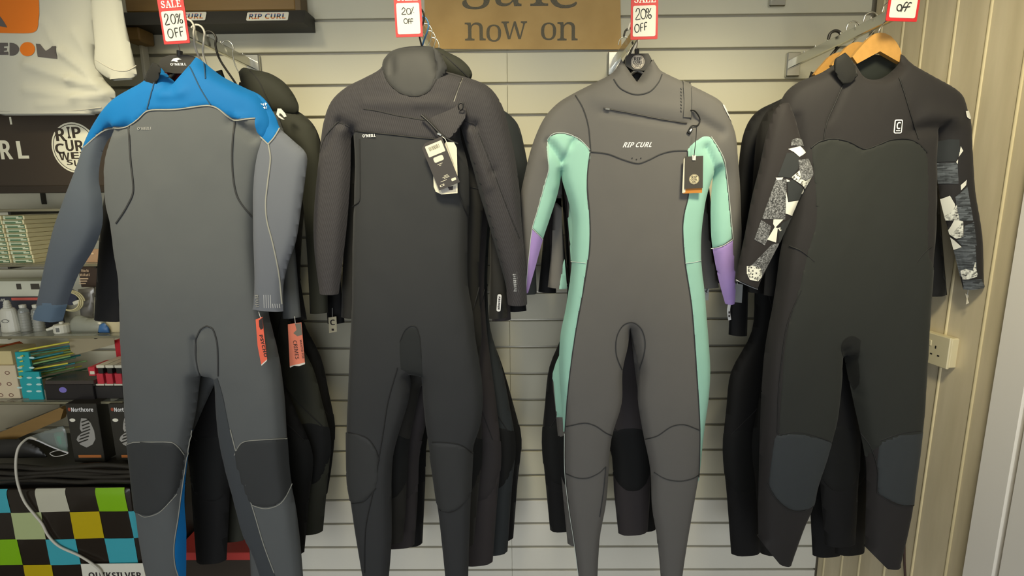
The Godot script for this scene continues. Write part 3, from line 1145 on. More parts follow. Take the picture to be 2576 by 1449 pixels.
func suit_ribbed() -> void:
	var plain := neo("suit charcoal", rgb(50, 51, 52))
	var rib := ribbed("suit ribbed", rgb(62, 60, 62), stripes(40, 14, 0.82))
	var seam := M("seam black", rgb(22, 22, 22), 0.7)
	var z := 0.42
	var q := cloth([[966, 150], [988, 128], [1030, 118], [1088, 119], [1108, 145], [1121, 168], [1116, 180], [1160, 192], [1225, 217], [1260, 262], [1280, 330], [1295, 400], [1306, 480], [1311, 560], [1319, 650], [1325, 766, 1], [1279, 766], [1272, 716], [1249, 633], [1225, 550], [1207, 490], [1190, 425], [1172, 365], [1157, 312], [1160, 350], [1178, 420], [1181, 500], [1178, 560], [1176, 640], [1178, 720], [1190, 790], [1196, 850], [1211, 945], [1215, 1007], [1208, 1070], [1192, 1119], [1188, 1164], [1184, 1263], [1179, 1408], [1176, 1530, 1], [1128, 1532], [1107, 1325], [1093, 1222], [1080, 1131], [1068, 1048], [1060, 945], [1031, 940], [1033, 970], [1026, 1015], [1002, 1094], [989, 1148], [985, 1222], [985, 1367], [970, 1530, 1], [925, 1530], [894, 1346], [882, 1263], [874, 1214], [872, 1140], [872, 1081], [876, 974], [880, 880], [884, 800], [886, 740], [887, 620], [891, 500], [893, 400], [889, 335], [882, 350], [880, 450], [872, 560], [862, 650], [851, 739, 1], [806, 738], [793, 640], [790, 560], [796, 470], [806, 380], [815, 310], [834, 257], [870, 222], [920, 196], [958, 174]], z, 0.0075, 0.6, 0.06, Vector2(0.02, 0), 0.003)
	q.crease([[890, 325, 850, 306, 0.01, -0.01], [850, 306, 812, 380, 0.008, -0.006], [1157, 306, 1195, 316, 0.009, -0.009], [1195, 316, 1240, 430, 0.008, -0.007], [1240, 430, 1310, 620, 0.008, -0.006], [1180, 330, 1230, 470, 0.012, 0.007], [925, 262, 1150, 270, 0.014, 0.005], [985, 150, 990, 185, 0.006, -0.005], [1040, 256, 1110, 252, 0.005, 0.004], [1050, 266, 1120, 262, 0.005, 0.004]])
	var t := thing("wetsuit", "charcoal wetsuit with a tall folded neck and ribbed sleeves, foremost on its rail", "wetsuit", Vector3(P(1040, 200, z).x, 0, z))
	obj("body", q.body(), plain, t)
	obj("chest_yoke", q.panel([[895, 330], [980, 338], [1060, 347], [1128, 352], [1150, 340], [1158, 305], [1175, 355], [1230, 540], [1275, 720], [1270, 780], [1340, 780], [1330, 560], [1290, 300], [1240, 200], [1120, 170], [1090, 200], [1078, 226], [1050, 242], [1010, 235], [976, 206], [962, 168], [860, 200], [810, 280], [780, 500], [790, 760], [860, 750], [874, 560], [884, 350]], 0.0016), rib, t, "ribbed chest and sleeves")
	obj("neck", q.panel([[960, 150], [988, 118], [1030, 108], [1095, 110], [1118, 160], [1096, 196], [1080, 226], [1050, 240], [1010, 233], [978, 206], [964, 172]], 0.001), neo("neck smooth", rgb(60, 60, 59), 0.6), t, "smooth high neck")
	obj("neck_fold", cloth([[1068, 236], [1084, 214], [1094, 190], [1098, 165], [1092, 138], [1088, 119], [1104, 128], [1118, 155], [1125, 170], [1121, 183], [1108, 202], [1097, 221], [1082, 237]], z + 0.042, 0.005, 0.45, 0.012, Vector2(-0.25, 0.1), 0.0, 60).body(), neo("neck smooth", rgb(60, 60, 59), 0.6), t)
	seams(q, t, [[[966, 180], [978, 208], [1010, 235], [1050, 242], [1080, 228], [1098, 200]], [[895, 330], [980, 338], [1060, 347], [1128, 352]], [[1120, 186], [1162, 198], [1152, 222], [1140, 254]], [[905, 350], [906, 430], [905, 505], [888, 520]], [[915, 274], [950, 279], [1000, 291], [1070, 303]], [[1000, 925], [976, 1010], [965, 1080], [955, 1140], [940, 1230], [920, 1330], [918, 1440]], [[1150, 470], [1165, 520], [1178, 545]], [[1166, 302], [1192, 314], [1216, 362], [1242, 432], [1276, 522], [1306, 600]], [[806, 384], [822, 340], [850, 306], [880, 318]]], seam, 0.0017)
	obj("shoulder_zip", q.line([[1163, 198], [1152, 224], [1142, 256]], 0.0022, 0.001), M("zip grey", rgb(128, 126, 118), 0.5), t)
	# the loose corner of the chest flap, turned out
	obj("chest_flap", cloth([[1060, 290], [1110, 338], [1128, 350], [1150, 330], [1174, 286], [1160, 258], [1140, 250], [1110, 256], [1080, 276]], z + 0.05, 0.005, 0.14, 0.006, Vector2(0.12, -0.32), 0.0, 60).body(), rib, t, "loose corner of the chest flap")
	obj("zip_edge", tube(curve([P(1060, 290, z + 0.064), P(1080, 308, z + 0.066), P(1107, 336, z + 0.068), P(1130, 352, z + 0.066), P(1152, 362, z + 0.062)], 5), 0.003, 8), M("zip black", rgb(20, 20, 20), 0.45), t)
	obj("zip_pull", box(P(1105, 338, z + 0.07), Vector3(0.012, 0.007, 0.005), 0.0015, Vector3(0, 0, -0.4)), M("chrome", rgb(205, 205, 198), 0.22, 1.0), t)
	obj("toggle_loop", tube(curve([P(1155, 276, z + 0.062), P(1153, 266, z + 0.066), P(1158, 259, z + 0.066), P(1165, 262, z + 0.066), P(1164, 273, z + 0.064), P(1158, 278, z + 0.06)], 5), 0.0017, 6), M("zip black", rgb(20, 20, 20), 0.45), t)
	for k in [[[860, 1088], [890, 1090], [922, 1102], [945, 1130], [953, 1160], [946, 1225], [916, 1258], [886, 1264], [862, 1240]], [[1082, 1113], [1120, 1114], [1160, 1121], [1200, 1146], [1190, 1225], [1162, 1270], [1132, 1287], [1106, 1280], [1085, 1220]]]:
		obj("knee_pad", q.panel(k, 0.0024), neo("knee charcoal", rgb(52, 53, 53), 0.6), t, "dark smooth knee panel")
	seams(q, t, [[[876, 1087], [922, 1101], [945, 1130], [954, 1160]], [[946, 1228], [916, 1261], [886, 1266]], [[1088, 1112], [1120, 1113], [1160, 1120], [1189, 1142]], [[1186, 1232], [1162, 1272], [1132, 1289], [1106, 1282]]], seam, 0.0014)
	seams(q, t, [[[1006, 860], [1018, 832], [1034, 820], [1048, 824], [1056, 850], [1060, 900]]], seam, 0.0012)
	obj("gusset", q.panel([[1006, 930], [1004, 870], [1016, 836], [1034, 822], [1050, 828], [1058, 850], [1064, 950], [1040, 950], [1020, 935]], 0.0014), neo("gusset shade charcoal", rgb(38, 40, 40)), t)  # shade at the crotch painted as a darker panel
	letters("logo_print", "O'NEILL", "Droid Sans", true, q.place(913, 346, 0.001), 0.036, 0.0075, M("logo white", rgb(225, 225, 225), 0.7), t)
	glyphs(t, q.place(1300, 734, 0.0015) * Transform3D(Basis(Vector3(0, 0, 1), PI / 2 + 0.04), Vector3.ZERO), 0.05, 0.0085, 9, M("logo grey", rgb(168, 170, 172), 0.7), 4)
	obj("print_line", q.line([[1300, 682], [1302, 710], [1305, 735]], 0.001, 0.001), M("logo grey", rgb(168, 170, 172), 0.7), t)
	var h := thing("coat_hanger", "steel hanger hook above the tall charcoal neck, half hidden by the sale card", "hanger", P(1066, 120, z))
	var steel := M("chrome", rgb(205, 205, 198), 0.22, 1.0)
	wishbone(h, P(1050, 150, z - 0.01), 0.09, M("hanger black", rgb(38, 36, 32), 0.4))
	hook_on(h, 1, z - 0.01, P(1062, 130, z - 0.01), M("dark steel", rgb(70, 68, 64), 0.35, 0.8), 0.0025)


func suit_mint() -> void:
	var grey := neo("suit mid grey", rgb(98, 96, 93))
	var mint := neo("suit mint", rgb(150, 197, 180))
	var lilac := neo("suit lilac", rgb(160, 134, 194))
	var seam := M("seam charcoal", rgb(48, 49, 50), 0.7)
	var pale := M("stitch pale", rgb(196, 206, 198), 0.7)
	var z := 0.38
	var q := cloth([[1563, 149], [1602, 207], [1622, 178], [1643, 149], [1652, 164], [1664, 179], [1717, 205], [1770, 230], [1814, 256], [1834, 295], [1850, 340], [1856, 395], [1862, 470], [1865, 560], [1866, 605], [1858, 680], [1850, 717], [1846, 764, 1], [1826, 764], [1808, 698], [1794, 625], [1790, 585], [1789, 520], [1793, 460], [1797, 428], [1783, 465], [1772, 505], [1762, 585], [1762, 660], [1771, 736], [1776, 800], [1781, 858], [1785, 934], [1781, 1002], [1769, 1091], [1758, 1194], [1743, 1284], [1730, 1360], [1717, 1447], [1708, 1530, 1], [1668, 1530], [1654, 1360], [1640, 1275], [1636, 1181], [1618, 1091], [1604, 1002], [1608, 934], [1600, 890], [1585, 824], [1580, 870], [1566, 934], [1564, 1015], [1538, 1105], [1530, 1203], [1524, 1270], [1508, 1360], [1500, 1530, 1], [1466, 1530], [1443, 1356], [1430, 1270], [1422, 1185], [1420, 1114], [1415, 1024], [1408, 934], [1411, 845], [1425, 774], [1438, 680], [1440, 622], [1441, 558], [1433, 512], [1416, 455], [1412, 428], [1402, 484], [1383, 545], [1364, 602], [1342, 682], [1326, 738, 1], [1321, 736], [1316, 670], [1311, 600], [1307, 510], [1319, 444], [1338, 368], [1366, 302], [1400, 262], [1441, 236], [1502, 205], [1541, 183]], z, 0.007, 0.6, 0.058, Vector2.ZERO, 0.0025)
	q.crease([[1378, 356, 1412, 405, 0.008, -0.013], [1414, 410, 1440, 356, 0.007, -0.009], [1400, 350, 1425, 380, 0.012, 0.008], [1380, 400, 1396, 470, 0.012, 0.006], [1797, 425, 1772, 372, 0.008, -0.012], [1745, 300, 1810, 335, 0.014, -0.012], [1500, 250, 1710, 280, 0.02, 0.005], [1510, 284, 1720, 318, 0.008, -0.004], [1585, 820, 1591, 870, 0.006, -0.008]])
	var t := thing("wetsuit", "grey wetsuit with mint side panels and lilac forearms, foremost on its rail", "wetsuit", Vector3(P(1600, 200, z).x, 0, z))
	obj("body", q.body(), grey, t)
	obj("side_panel", q.panel([[1376, 352], [1392, 339], [1420, 336], [1455, 350], [1484, 380], [1480, 420], [1476, 460], [1477, 490], [1482, 535], [1484, 588], [1481, 640], [1474, 680], [1466, 736], [1455, 793], [1446, 850], [1438, 910], [1431, 965], [1425, 1024], [1422, 1085], [1404, 1090], [1396, 920], [1404, 830], [1425, 700], [1434, 560], [1410, 470], [1400, 500], [1366, 601], [1339, 573], [1349, 535], [1367, 468], [1379, 425], [1376, 395]], 0.002), mint, t, "mint green side panel and inner sleeve")
	obj("side_panel", q.panel([[1729, 378], [1750, 355], [1772, 342], [1788, 346], [1808, 376], [1822, 410], [1830, 471], [1836, 535], [1842, 600], [1815, 618], [1785, 624], [1782, 560], [1786, 480], [1775, 520], [1766, 600], [1774, 700], [1795, 800], [1800, 930], [1790, 1020], [1772, 1120], [1762, 1240], [1754, 1250], [1759, 1160], [1760, 1082], [1758, 1024], [1752, 934], [1746, 850], [1740, 774], [1732, 717], [1723, 660], [1719, 622], [1717, 575], [1721, 535], [1731, 492], [1730, 430]], 0.002), mint, t, "mint green side panel and inner sleeve")
	obj("forearm_panel", q.panel([[1338, 576], [1366, 603], [1340, 690], [1325, 745], [1318, 745], [1327, 680], [1331, 642]], 0.0024, false), lilac, t, "lilac forearm panel")
	obj("forearm_panel", q.panel([[1786, 626], [1816, 620], [1843, 603], [1846, 640], [1848, 672], [1849, 714], [1850, 775], [1820, 775], [1806, 705]], 0.0024), lilac, t, "lilac forearm panel")
	seams(q, t, [[[1486, 382], [1528, 387], [1566, 401], [1604, 411], [1630, 403], [1661, 388], [1691, 380], [1728, 379]], [[1448, 241], [1466, 271], [1480, 317], [1486, 380]], [[1544, 200], [1560, 222], [1588, 236], [1611, 238], [1637, 229], [1657, 207], [1665, 188]], [[1564, 930], [1550, 892], [1551, 849], [1567, 819], [1591, 811], [1613, 827], [1623, 858], [1620, 894], [1609, 930]], [[1425, 1073], [1470, 1064], [1497, 1071], [1524, 1089], [1539, 1096]], [[1624, 1105], [1654, 1096], [1689, 1073], [1721, 1068], [1759, 1082]], [[1421, 1190], [1452, 1202], [1479, 1202], [1506, 1190], [1523, 1174]], [[1646, 1188], [1676, 1205], [1712, 1210], [1743, 1203], [1757, 1194]], [[1484, 384], [1477, 455], [1483, 535], [1485, 590], [1482, 640], [1466, 740], [1446, 850], [1431, 965], [1422, 1085]], [[1729, 380], [1731, 440], [1731, 492], [1721, 537], [1717, 577], [1723, 660], [1740, 774], [1752, 934], [1760, 1080], [1757, 1200]], [[1523, 1174], [1518, 1230], [1508, 1300]]], seam, 0.0016)
	seams(q, t, [[[1377, 351], [1392, 338], [1420, 335], [1455, 348], [1484, 377]], [[1438, 658], [1458, 660], [1474, 662]], [[1723, 662], [1742, 660], [1760, 656]], [[1788, 345], [1808, 375], [1823, 410], [1831, 471], [1843, 601]], [[1788, 625], [1816, 619], [1843, 602]], [[1339, 574], [1364, 602]], [[1422, 1090], [1422, 1185], [1432, 1275], [1445, 1360], [1456, 1445]], [[1376, 356], [1379, 395], [1381, 425], [1369, 468], [1350, 536], [1339, 573], [1331, 642], [1323, 730]]], pale, 0.0009, 0.0032)
	obj("chest_zip", q.line([[1518, 272], [1590, 285], [1660, 299], [1728, 310]], 0.002, 0.0008), M("zip dark", rgb(46, 44, 42), 0.5), t)
	obj("shoulder_placket", q.panel([[1716, 203], [1735, 208], [1738, 250], [1736, 296], [1718, 294], [1720, 250]], 0.003, false), neo("placket", rgb(100, 98, 94)), t)
	obj("seam", q.line([[1735, 207], [1739, 250], [1737, 300]], 0.0018, 0.001), seam, t)
	for k in 8:
		obj("stitch", q.line([[1712, 222 + k * 8], [1714, 226 + k * 8]], 0.0012, 0.001), seam, t)
	var steel := M("chrome", rgb(205, 205, 198), 0.22, 1.0)
	var x := q.place(1528, 274, 0.003)
	obj("zip_pull", box(x.origin, Vector3(0.013, 0.006, 0.004), 0.0012, Vector3(0, 0, -0.15)), steel, t)
	obj("zip_pull", box(q.place(1734, 330, 0.004).origin, Vector3(0.01, 0.016, 0.005), 0.0015, Vector3(0, 0, -0.5)), M("zip black", rgb(20, 20, 20), 0.45), t)
	obj("zip_emblem", box(q.place(1735, 329, 0.007).origin, Vector3(0.004, 0.008, 0.002), 0.0006, Vector3(0, 0, -0.6)), M("logo white", rgb(225, 225, 225), 0.7), t)
	var cord := [[1735, 278], [1746, 279], [1757, 290], [1760, 304], [1752, 318], [1738, 318], [1734, 328]]
	var pts := []
	for p in cord:
		pts.append(q.place(p[0], p[1], 0.004).origin)
	obj("toggle_cord", tube(curve(pts, 5), 0.0016, 6), M("zip black", rgb(20, 20, 20), 0.45), t)
	letters("logo_print", "RIP CURL", "Droid Sans", true, q.place(1566, 371, 0.001), 0.073, 0.0125, M("logo white", rgb(225, 225, 225), 0.7), t, 0.45)
	for k in 3:
		obj("vent_hole", tube(PackedVector3Array([q.place(1590 + k * 11, 398 + (k % 2) * 3, 0.0).origin, q.place(1590 + k * 11, 398 + (k % 2) * 3, 0.0016).origin]), 0.0016, 8), M("zip black", rgb(20, 20, 20), 0.45), t)
	obj("shoulder_badge", q.panel([[1816, 264], [1824, 268], [1836, 290], [1842, 300], [1846, 318], [1832, 296]], 0.0016, false), M("logo white", rgb(225, 225, 225), 0.7), t, "white round badge on the shoulder, seen edge on")
	obj("collar_back", cloth([[1566, 158], [1580, 140], [1604, 146], [1630, 140], [1644, 158], [1650, 200], [1604, 230], [1560, 205]], z - 0.03, 0.007, 0.3, 0.01, Vector2.ZERO, 0.0, 60).body(), neo("lining", rgb(18, 19, 19)), t, "black inner collar")
	var h := thing("coat_hanger", "black hanger head with a round silver emblem in the grey and mint suit's collar", "hanger", P(1605, 150, z))
	var e := PackedVector2Array()
	for p in [[1574, 164], [1575, 142], [1584, 134], [1632, 133], [1640, 147], [1634, 166], [1622, 177], [1594, 176]]:
		var v := P(p[0], p[1], z)
		e.append(Vector2(v.x, v.y))
	var black := M("hanger black", rgb(38, 36, 32), 0.4)
	obj("hanger_body", prism(e, 0.01, Transform3D(Basis(), Vector3(0, 0, z - 0.004))), black, h)
	wishbone(h, P(1603, 178, z - 0.012), 0.09, black)
	obj("neck_collar", tube(PackedVector3Array([P(1602, 135, z - 0.01), P(1602, 124, z - 0.01)]), 0.006, 10), black, h)
	var c := P(1605, 155, z)
	round_badge(h, Transform3D(Basis(), Vector3(c.x, c.y, z - 0.0036)), 0.0175, M("badge silver", rgb(196, 188, 172), 0.4, 0.4), black)
	hook_on(h, 2, z - 0.01, P(1602, 125, z - 0.01), steel)


func round_badge(parent: Node3D, x: Transform3D, r: float, pale: Material, dark: Material) -> void:   # disc, ring and four rows of lettering
	obj("badge", prism(ellipse(0, 0, r, r, 32), 0.0008, x * Transform3D(Basis(), Vector3(0, 0, 0.0006))), pale, parent)
	var ring := PackedVector3Array()
	for k in 33:
		ring.append(x * Vector3(r * 0.9 * cos(TAU * k / 32), r * 0.9 * sin(TAU * k / 32), 0.0007))
	obj("badge_ring", tube(ring, r * 0.03, 6), dark, parent)
	for row in [["RIP", -0.56, 0.2, 1.1, 0.46], ["CURL", -0.72, -0.26, 1.42, 0.4], ["WET", -0.5, -0.52, 1.0, 0.2], ["SUITS", -0.42, -0.76, 0.84, 0.18]]:
		letters("badge_lettering", row[0], "Droid Sans", true, x * Transform3D(Basis(), Vector3(row[1] * r, row[2] * r, 0.0007)), row[3] * r, row[4] * r, dark, parent)


func suit_patterned() -> void:
	var upper := neo("suit warm black", rgb(40, 38, 38))
	var lower := neo("suit olive black", rgb(42, 44, 41))
	var seam := M("seam black", rgb(22, 22, 22), 0.7)
	var z := 0.46
	var q := cloth([[2118, 150], [2136, 150], [2152, 163], [2165, 191], [2190, 200], [2217, 197], [2242, 180], [2262, 158], [2266, 136], [2275, 141], [2296, 163], [2342, 190], [2394, 218], [2419, 240], [2431, 276], [2441, 309], [2444, 350], [2448, 421], [2453, 485], [2465, 554], [2472, 611], [2475, 720, 1], [2423, 728], [2400, 632], [2387, 584], [2366, 504], [2357, 432], [2355, 371], [2352, 322], [2347, 380], [2347, 478], [2343, 592], [2337, 668], [2332, 762], [2328, 850], [2325, 919], [2320, 1039], [2313, 1112], [2301, 1208], [2294, 1281], [2279, 1353], [2262, 1422, 1], [2214, 1413, 1], [2176, 1375], [2177, 1305], [2179, 1232], [2178, 1160], [2165, 1088], [2150, 1020], [2134, 943], [2124, 890], [2116, 895], [2113, 967], [2103, 1049], [2089, 1107], [2074, 1160], [2055, 1218], [2045, 1271], [2021, 1329], [1990, 1418, 1], [1950, 1403, 1], [1908, 1352], [1907, 1281], [1910, 1136], [1915, 991], [1925, 870], [1947, 750], [1962, 640], [1985, 500], [1975, 380], [1955, 290], [1974, 236], [2010, 206], [2066, 183]], z, 0.0075, 0.58, 0.058, Vector2(0.03, 0), 0.003)
	q.crease([[2290, 330, 2352, 322, 0.014, -0.012], [2330, 290, 2400, 300, 0.02, 0.008], [2000, 300, 2008, 380, 0.012, -0.01], [2080, 306, 2120, 221, 0.006, -0.003], [2264, 218, 2292, 293, 0.006, -0.003], [2120, 880, 2160, 1000, 0.012, -0.012]])
	var t := thing("wetsuit", "black wetsuit with patchwork print on its sleeves, foremost beside the boarded wall", "wetsuit", Vector3(P(2205, 200, z).x, 0, z))
	obj("body", q.body(), upper, t)
	obj("torso_panel", q.panel([[2040, 372], [2062, 357], [2096, 350], [2134, 357], [2168, 374], [2183, 374], [2210, 364], [2240, 353], [2278, 350], [2309, 360], [2330, 380], [2336, 480], [2334, 600], [2340, 700], [2335, 900], [2330, 1080], [2310, 1100], [2262, 1108], [2214, 1122], [2180, 1150], [2150, 1090], [2128, 1000], [2119, 930], [2119, 905], [2116, 1000], [2096, 1112], [2036, 1100], [1997, 1095], [1958, 1100], [1964, 1010], [1972, 880], [1990, 790], [2012, 720], [2030, 640], [2052, 560], [2050, 470]], 0.0018), lower, t, "greenish black torso and thighs")
	seams(q, t, [[[2040, 372], [2062, 356], [2096, 349], [2134, 356], [2168, 373], [2183, 374], [2210, 364], [2240, 352], [2278, 349], [2309, 360], [2332, 384]], [[2124, 205], [2100, 260], [2080, 306], [2072, 350]], [[2262, 196], [2276, 240], [2292, 293], [2310, 350]], [[2016, 730], [1983, 808], [1968, 895], [1958, 1000], [1956, 1090]], [[1986, 618], [2016, 631], [2049, 658]], [[2340, 620], [2320, 640], [2305, 660]], [[1958, 1093], [1997, 1087], [2036, 1092], [2087, 1109]], [[1930, 1216], [1954, 1257], [1987, 1283], [2021, 1285], [2045, 1270]], [[2214, 1108], [2262, 1091], [2314, 1083]], [[2207, 1238], [2238, 1261], [2272, 1273], [2298, 1268]], [[2165, 1088], [2192, 1125], [2208, 1180], [2207, 1240]]], seam, 0.0016)
	for k in [[[1950, 1096], [1997, 1090], [2036, 1095], [2092, 1112], [2072, 1180], [2044, 1272], [2020, 1284], [1988, 1281], [1956, 1256], [1934, 1215]], [[2212, 1112], [2262, 1094], [2320, 1084], [2312, 1180], [2298, 1268], [2272, 1271], [2238, 1258], [2208, 1236], [2206, 1170]]]:
		obj("knee_pad", q.panel(k, 0.0022), neo("knee slate", rgb(52, 56, 58), 0.62), t, "slate knee panel")
	obj("gusset", q.panel([[2116, 900], [2116, 866], [2128, 850], [2147, 845], [2164, 856], [2160, 900], [2164, 960], [2150, 980], [2130, 940]], 0.0032, false), neo("gusset shade black", rgb(28, 29, 27)), t)  # dark arch: crotch shade put into the panel colour
	var white := M("patch white", rgb(222, 221, 208), 0.75)
	var heather := neo("patch heather", rgb(176, 178, 180))
	heather.albedo_texture = speckle(128, 0.18, 0.95, 5)
	heather.uv1_scale = Vector3(4, 4, 4)
	var streak := neo("patch streaked", rgb(150, 158, 164))
	streak.albedo_texture = speckle(128, 0.25, 0.75, 9, 8)
	streak.uv1_scale = Vector3(4, 4, 4)
	var slate := neo("patch slate", rgb(46, 49, 50))
	var coral := M("patch coral", rgb(226, 226, 214), 0.75)
	coral.albedo_texture = noise_tex(0.09, Color(0.14, 0.13, 0.13), Color(1, 1, 1), 4, FastNoiseLite.TYPE_CELLULAR)
	coral.albedo_texture.color_ramp.offsets = PackedFloat32Array([0.36, 0.42])
	coral.uv1_triplanar = true
	coral.uv1_world_triplanar = true
	coral.uv1_scale = Vector3(6, 6, 6)
	var kinds := {"w": white, "h": heather, "s": streak, "d": slate, "c": coral}
	# left arm, bent in front of the body
	var sl := cloth([[1962, 262], [1985, 258], [2001, 299], [2010, 334], [2025, 379], [2047, 436], [2022, 480], [1990, 546], [1957, 618], [1914, 706], [1906, 727, 1], [1849, 702], [1857, 668], [1873, 592], [1891, 497], [1910, 421], [1926, 345], [1944, 288]], z + 0.03, 0.0075, 0.5, 0.034, Vector2(0.02, -0.06), 0.0015)
	var sleeve := obj("sleeve", sl.body(), neo("sleeve warm black", rgb(40, 37, 37)), t)
	var at := func(list: Array, x0: float, y0: float, k: float) -> Array:
		var out := []
		for p in list:
			out.append([x0 + p[0] / k, y0 + p[1] / k])
		return out
	for p in [["h", [[385, 110], [430, 95], [470, 110], [487, 165], [440, 160], [375, 160]]], ["w", [[352, 190], [455, 165], [502, 220], [450, 258], [400, 215]]], ["d", [[340, 225], [395, 220], [445, 260], [440, 360], [375, 440], [262, 428]]], ["h", [[440, 285], [525, 275], [575, 405], [545, 445], [500, 465], [460, 450]]], ["c", [[375, 440], [450, 375], [465, 450], [500, 468], [552, 435], [495, 535], [440, 480]]], ["w", [[375, 440], [450, 375], [440, 425], [410, 450]]], ["h", [[245, 458], [338, 452], [325, 800], [125, 795]]], ["w", [[245, 438], [310, 436], [300, 455], [255, 460]]], ["w", [[338, 450], [375, 470], [340, 475]]], ["d", [[345, 480], [390, 455], [478, 530], [445, 630], [355, 645]]], ["w", [[335, 560], [352, 650], [440, 635], [385, 770], [330, 750]]], ["w", [[484, 535], [488, 560], [470, 580], [465, 575]]], ["h", [[120, 805], [205, 860], [175, 970], [150, 1025], [60, 975]]], ["w", [[225, 800], [310, 800], [240, 872], [222, 840]]], ["w", [[235, 868], [262, 875], [245, 1000], [170, 975]]], ["w", [[262, 875], [285, 868], [300, 900], [282, 905]]], ["d", [[385, 775], [300, 830], [265, 900], [262, 1005], [280, 1000]]], ["h", [[215, 1012], [275, 1005], [120, 1300], [20, 1210]]], ["c", [[-5, 1205], [40, 1200], [110, 1220], [120, 1300], [90, 1335], [20, 1325], [-5, 1270]]]]:
		obj("print_patch", sl.panel(at.call(p[1], 1880, 320, 3.45), 0.0012 if p[0] != "c" else 0.0016, false, 1), kinds[p[0]], sleeve)
	obj("seam", sl.line([[1852, 704], [1878, 716], [1905, 727]], 0.0014, 0.001), M("logo grey", rgb(168, 170, 172), 0.7), sleeve)
	for p in [["d", [[110, 170], [200, 152], [280, 155], [285, 250], [250, 320], [110, 325]]], ["s", [[105, 332], [265, 330], [275, 490], [115, 490]]], ["w", [[290, 205], [308, 240], [275, 285]]], ["w", [[255, 325], [270, 305], [268, 340]]], ["w", [[335, 460], [330, 500], [292, 540], [290, 500]]], ["s", [[250, 590], [340, 510], [385, 770], [270, 770]]], ["w", [[125, 615], [210, 580], [245, 640], [250, 660], [200, 740], [160, 745]]], ["c", [[160, 740], [205, 720], [260, 650], [280, 765], [170, 768]]], ["w", [[245, 760], [308, 775], [270, 820], [215, 880], [200, 850]]], ["c", [[308, 775], [310, 890], [260, 908], [215, 880], [270, 820]]], ["s", [[318, 810], [390, 778], [412, 960], [300, 960], [262, 915], [312, 890]]], ["w", [[210, 890], [300, 970], [235, 995]]], ["s", [[238, 1000], [305, 965], [400, 960], [412, 1140], [300, 1200], [280, 1180]]], ["c", [[290, 1150], [330, 1135], [380, 1150], [400, 1080], [405, 1130], [420, 1190], [350, 1215], [305, 1215]]], ["s", [[305, 1222], [445, 1212], [452, 1290], [315, 1298]]]]:
		obj("print_patch", q.panel(at.call(p[1], 2320, 300, 3.02), 0.0012 if p[0] != "c" else 0.0016, false, 1), kinds[p[0]], t)
	# badge on the chest
	var x := q.place(2247, 336, 0.0012)
	var w := P(2267, 336, z).x - P(2247, 336, z).x
	var h := P(2247, 302, z).y - P(2247, 336, z).y
	obj("chest_badge", prism(round_rect(w, h, 0.004), 0.001, x), M("logo white", rgb(225, 225, 225), 0.7), t)
	obj("badge_field", prism(round_rect(w * 0.76, h * 0.84, 0.002), 0.001, x * Transform3D(Basis(), Vector3(w * 0.12, h * 0.08, 0.0004))), M("zip black", rgb(20, 20, 20), 0.45), t)
	letters("badge_lettering", "C", "Droid Sans", true, x * Transform3D(Basis(), Vector3(w * 0.26, h * 0.3, 0.0006)), w * 0.48, h * 0.52, M("logo white", rgb(225, 225, 225), 0.7), t)
	obj("badge_bar", prism(round_rect(w * 0.52, h * 0.07, 0.0005), 0.0006, x * Transform3D(Basis(), Vector3(w * 0.24, h * 0.16, 0.0008))), M("logo white", rgb(225, 225, 225), 0.7), t)
	obj("shoulder_badge", q.panel([[2427, 280], [2434, 280], [2440, 298], [2436, 300], [2430, 294]], 0.0016, false), white, t)
	# collar: flap folded over on the left, lining at the back
	obj("collar_flap", cloth([[2100, 150], [2113, 140], [2126, 132], [2140, 146], [2152, 166], [2158, 190], [2140, 208], [2122, 214], [2108, 195], [2098, 170]], z + 0.042, 0.006, 0.25, 0.008, Vector2(0.1, 0.0), 0.0, 60).body(), neo("collar black", rgb(30, 30, 28)), t, "black collar flap")
	obj("collar_back", cloth([[2140, 150], [2180, 136], [2210, 138], [2250, 142], [2268, 150], [2262, 185], [2215, 215], [2165, 205]], z - 0.035, 0.007, 0.3, 0.01, Vector2.ZERO, 0.0, 60).body(), neo("collar olive", rgb(30, 34, 30)), t, "dark green inner collar")
	var wood := M("hanger wood", rgb(206, 164, 100), 0.45)
	wood.albedo_texture = grain_tex
	wood.uv1_triplanar = true
	wood.uv1_scale = Vector3(6, 6, 6)
	var hz := z - 0.01
	var hg := thing("coat_hanger", "pale wooden hanger with rounded shoulders in the collar of the patchwork-sleeved suit", "hanger", P(2205, 130, hz), "wooden hangers on the rightmost rail")
	var e := PackedVector2Array()
	for p in [[2209, 84], [2222, 86], [2236, 93], [2250, 108], [2259, 124], [2263, 140], [2260, 160], [2209, 131], [2152, 162], [2140, 145], [2150, 132], [2166, 114], [2181, 99], [2196, 87]]:
		var v := P(p[0], p[1], hz)
		e.append(Vector2(v.x, v.y))
	obj("hanger_body", prism(e, 0.014, Transform3D(Basis(), Vector3(0, 0, hz + 0.007))), wood, hg)
	hook_on(hg, 3, hz, P(2211, 86, hz), M("chrome", rgb(205, 205, 198), 0.22, 1.0))


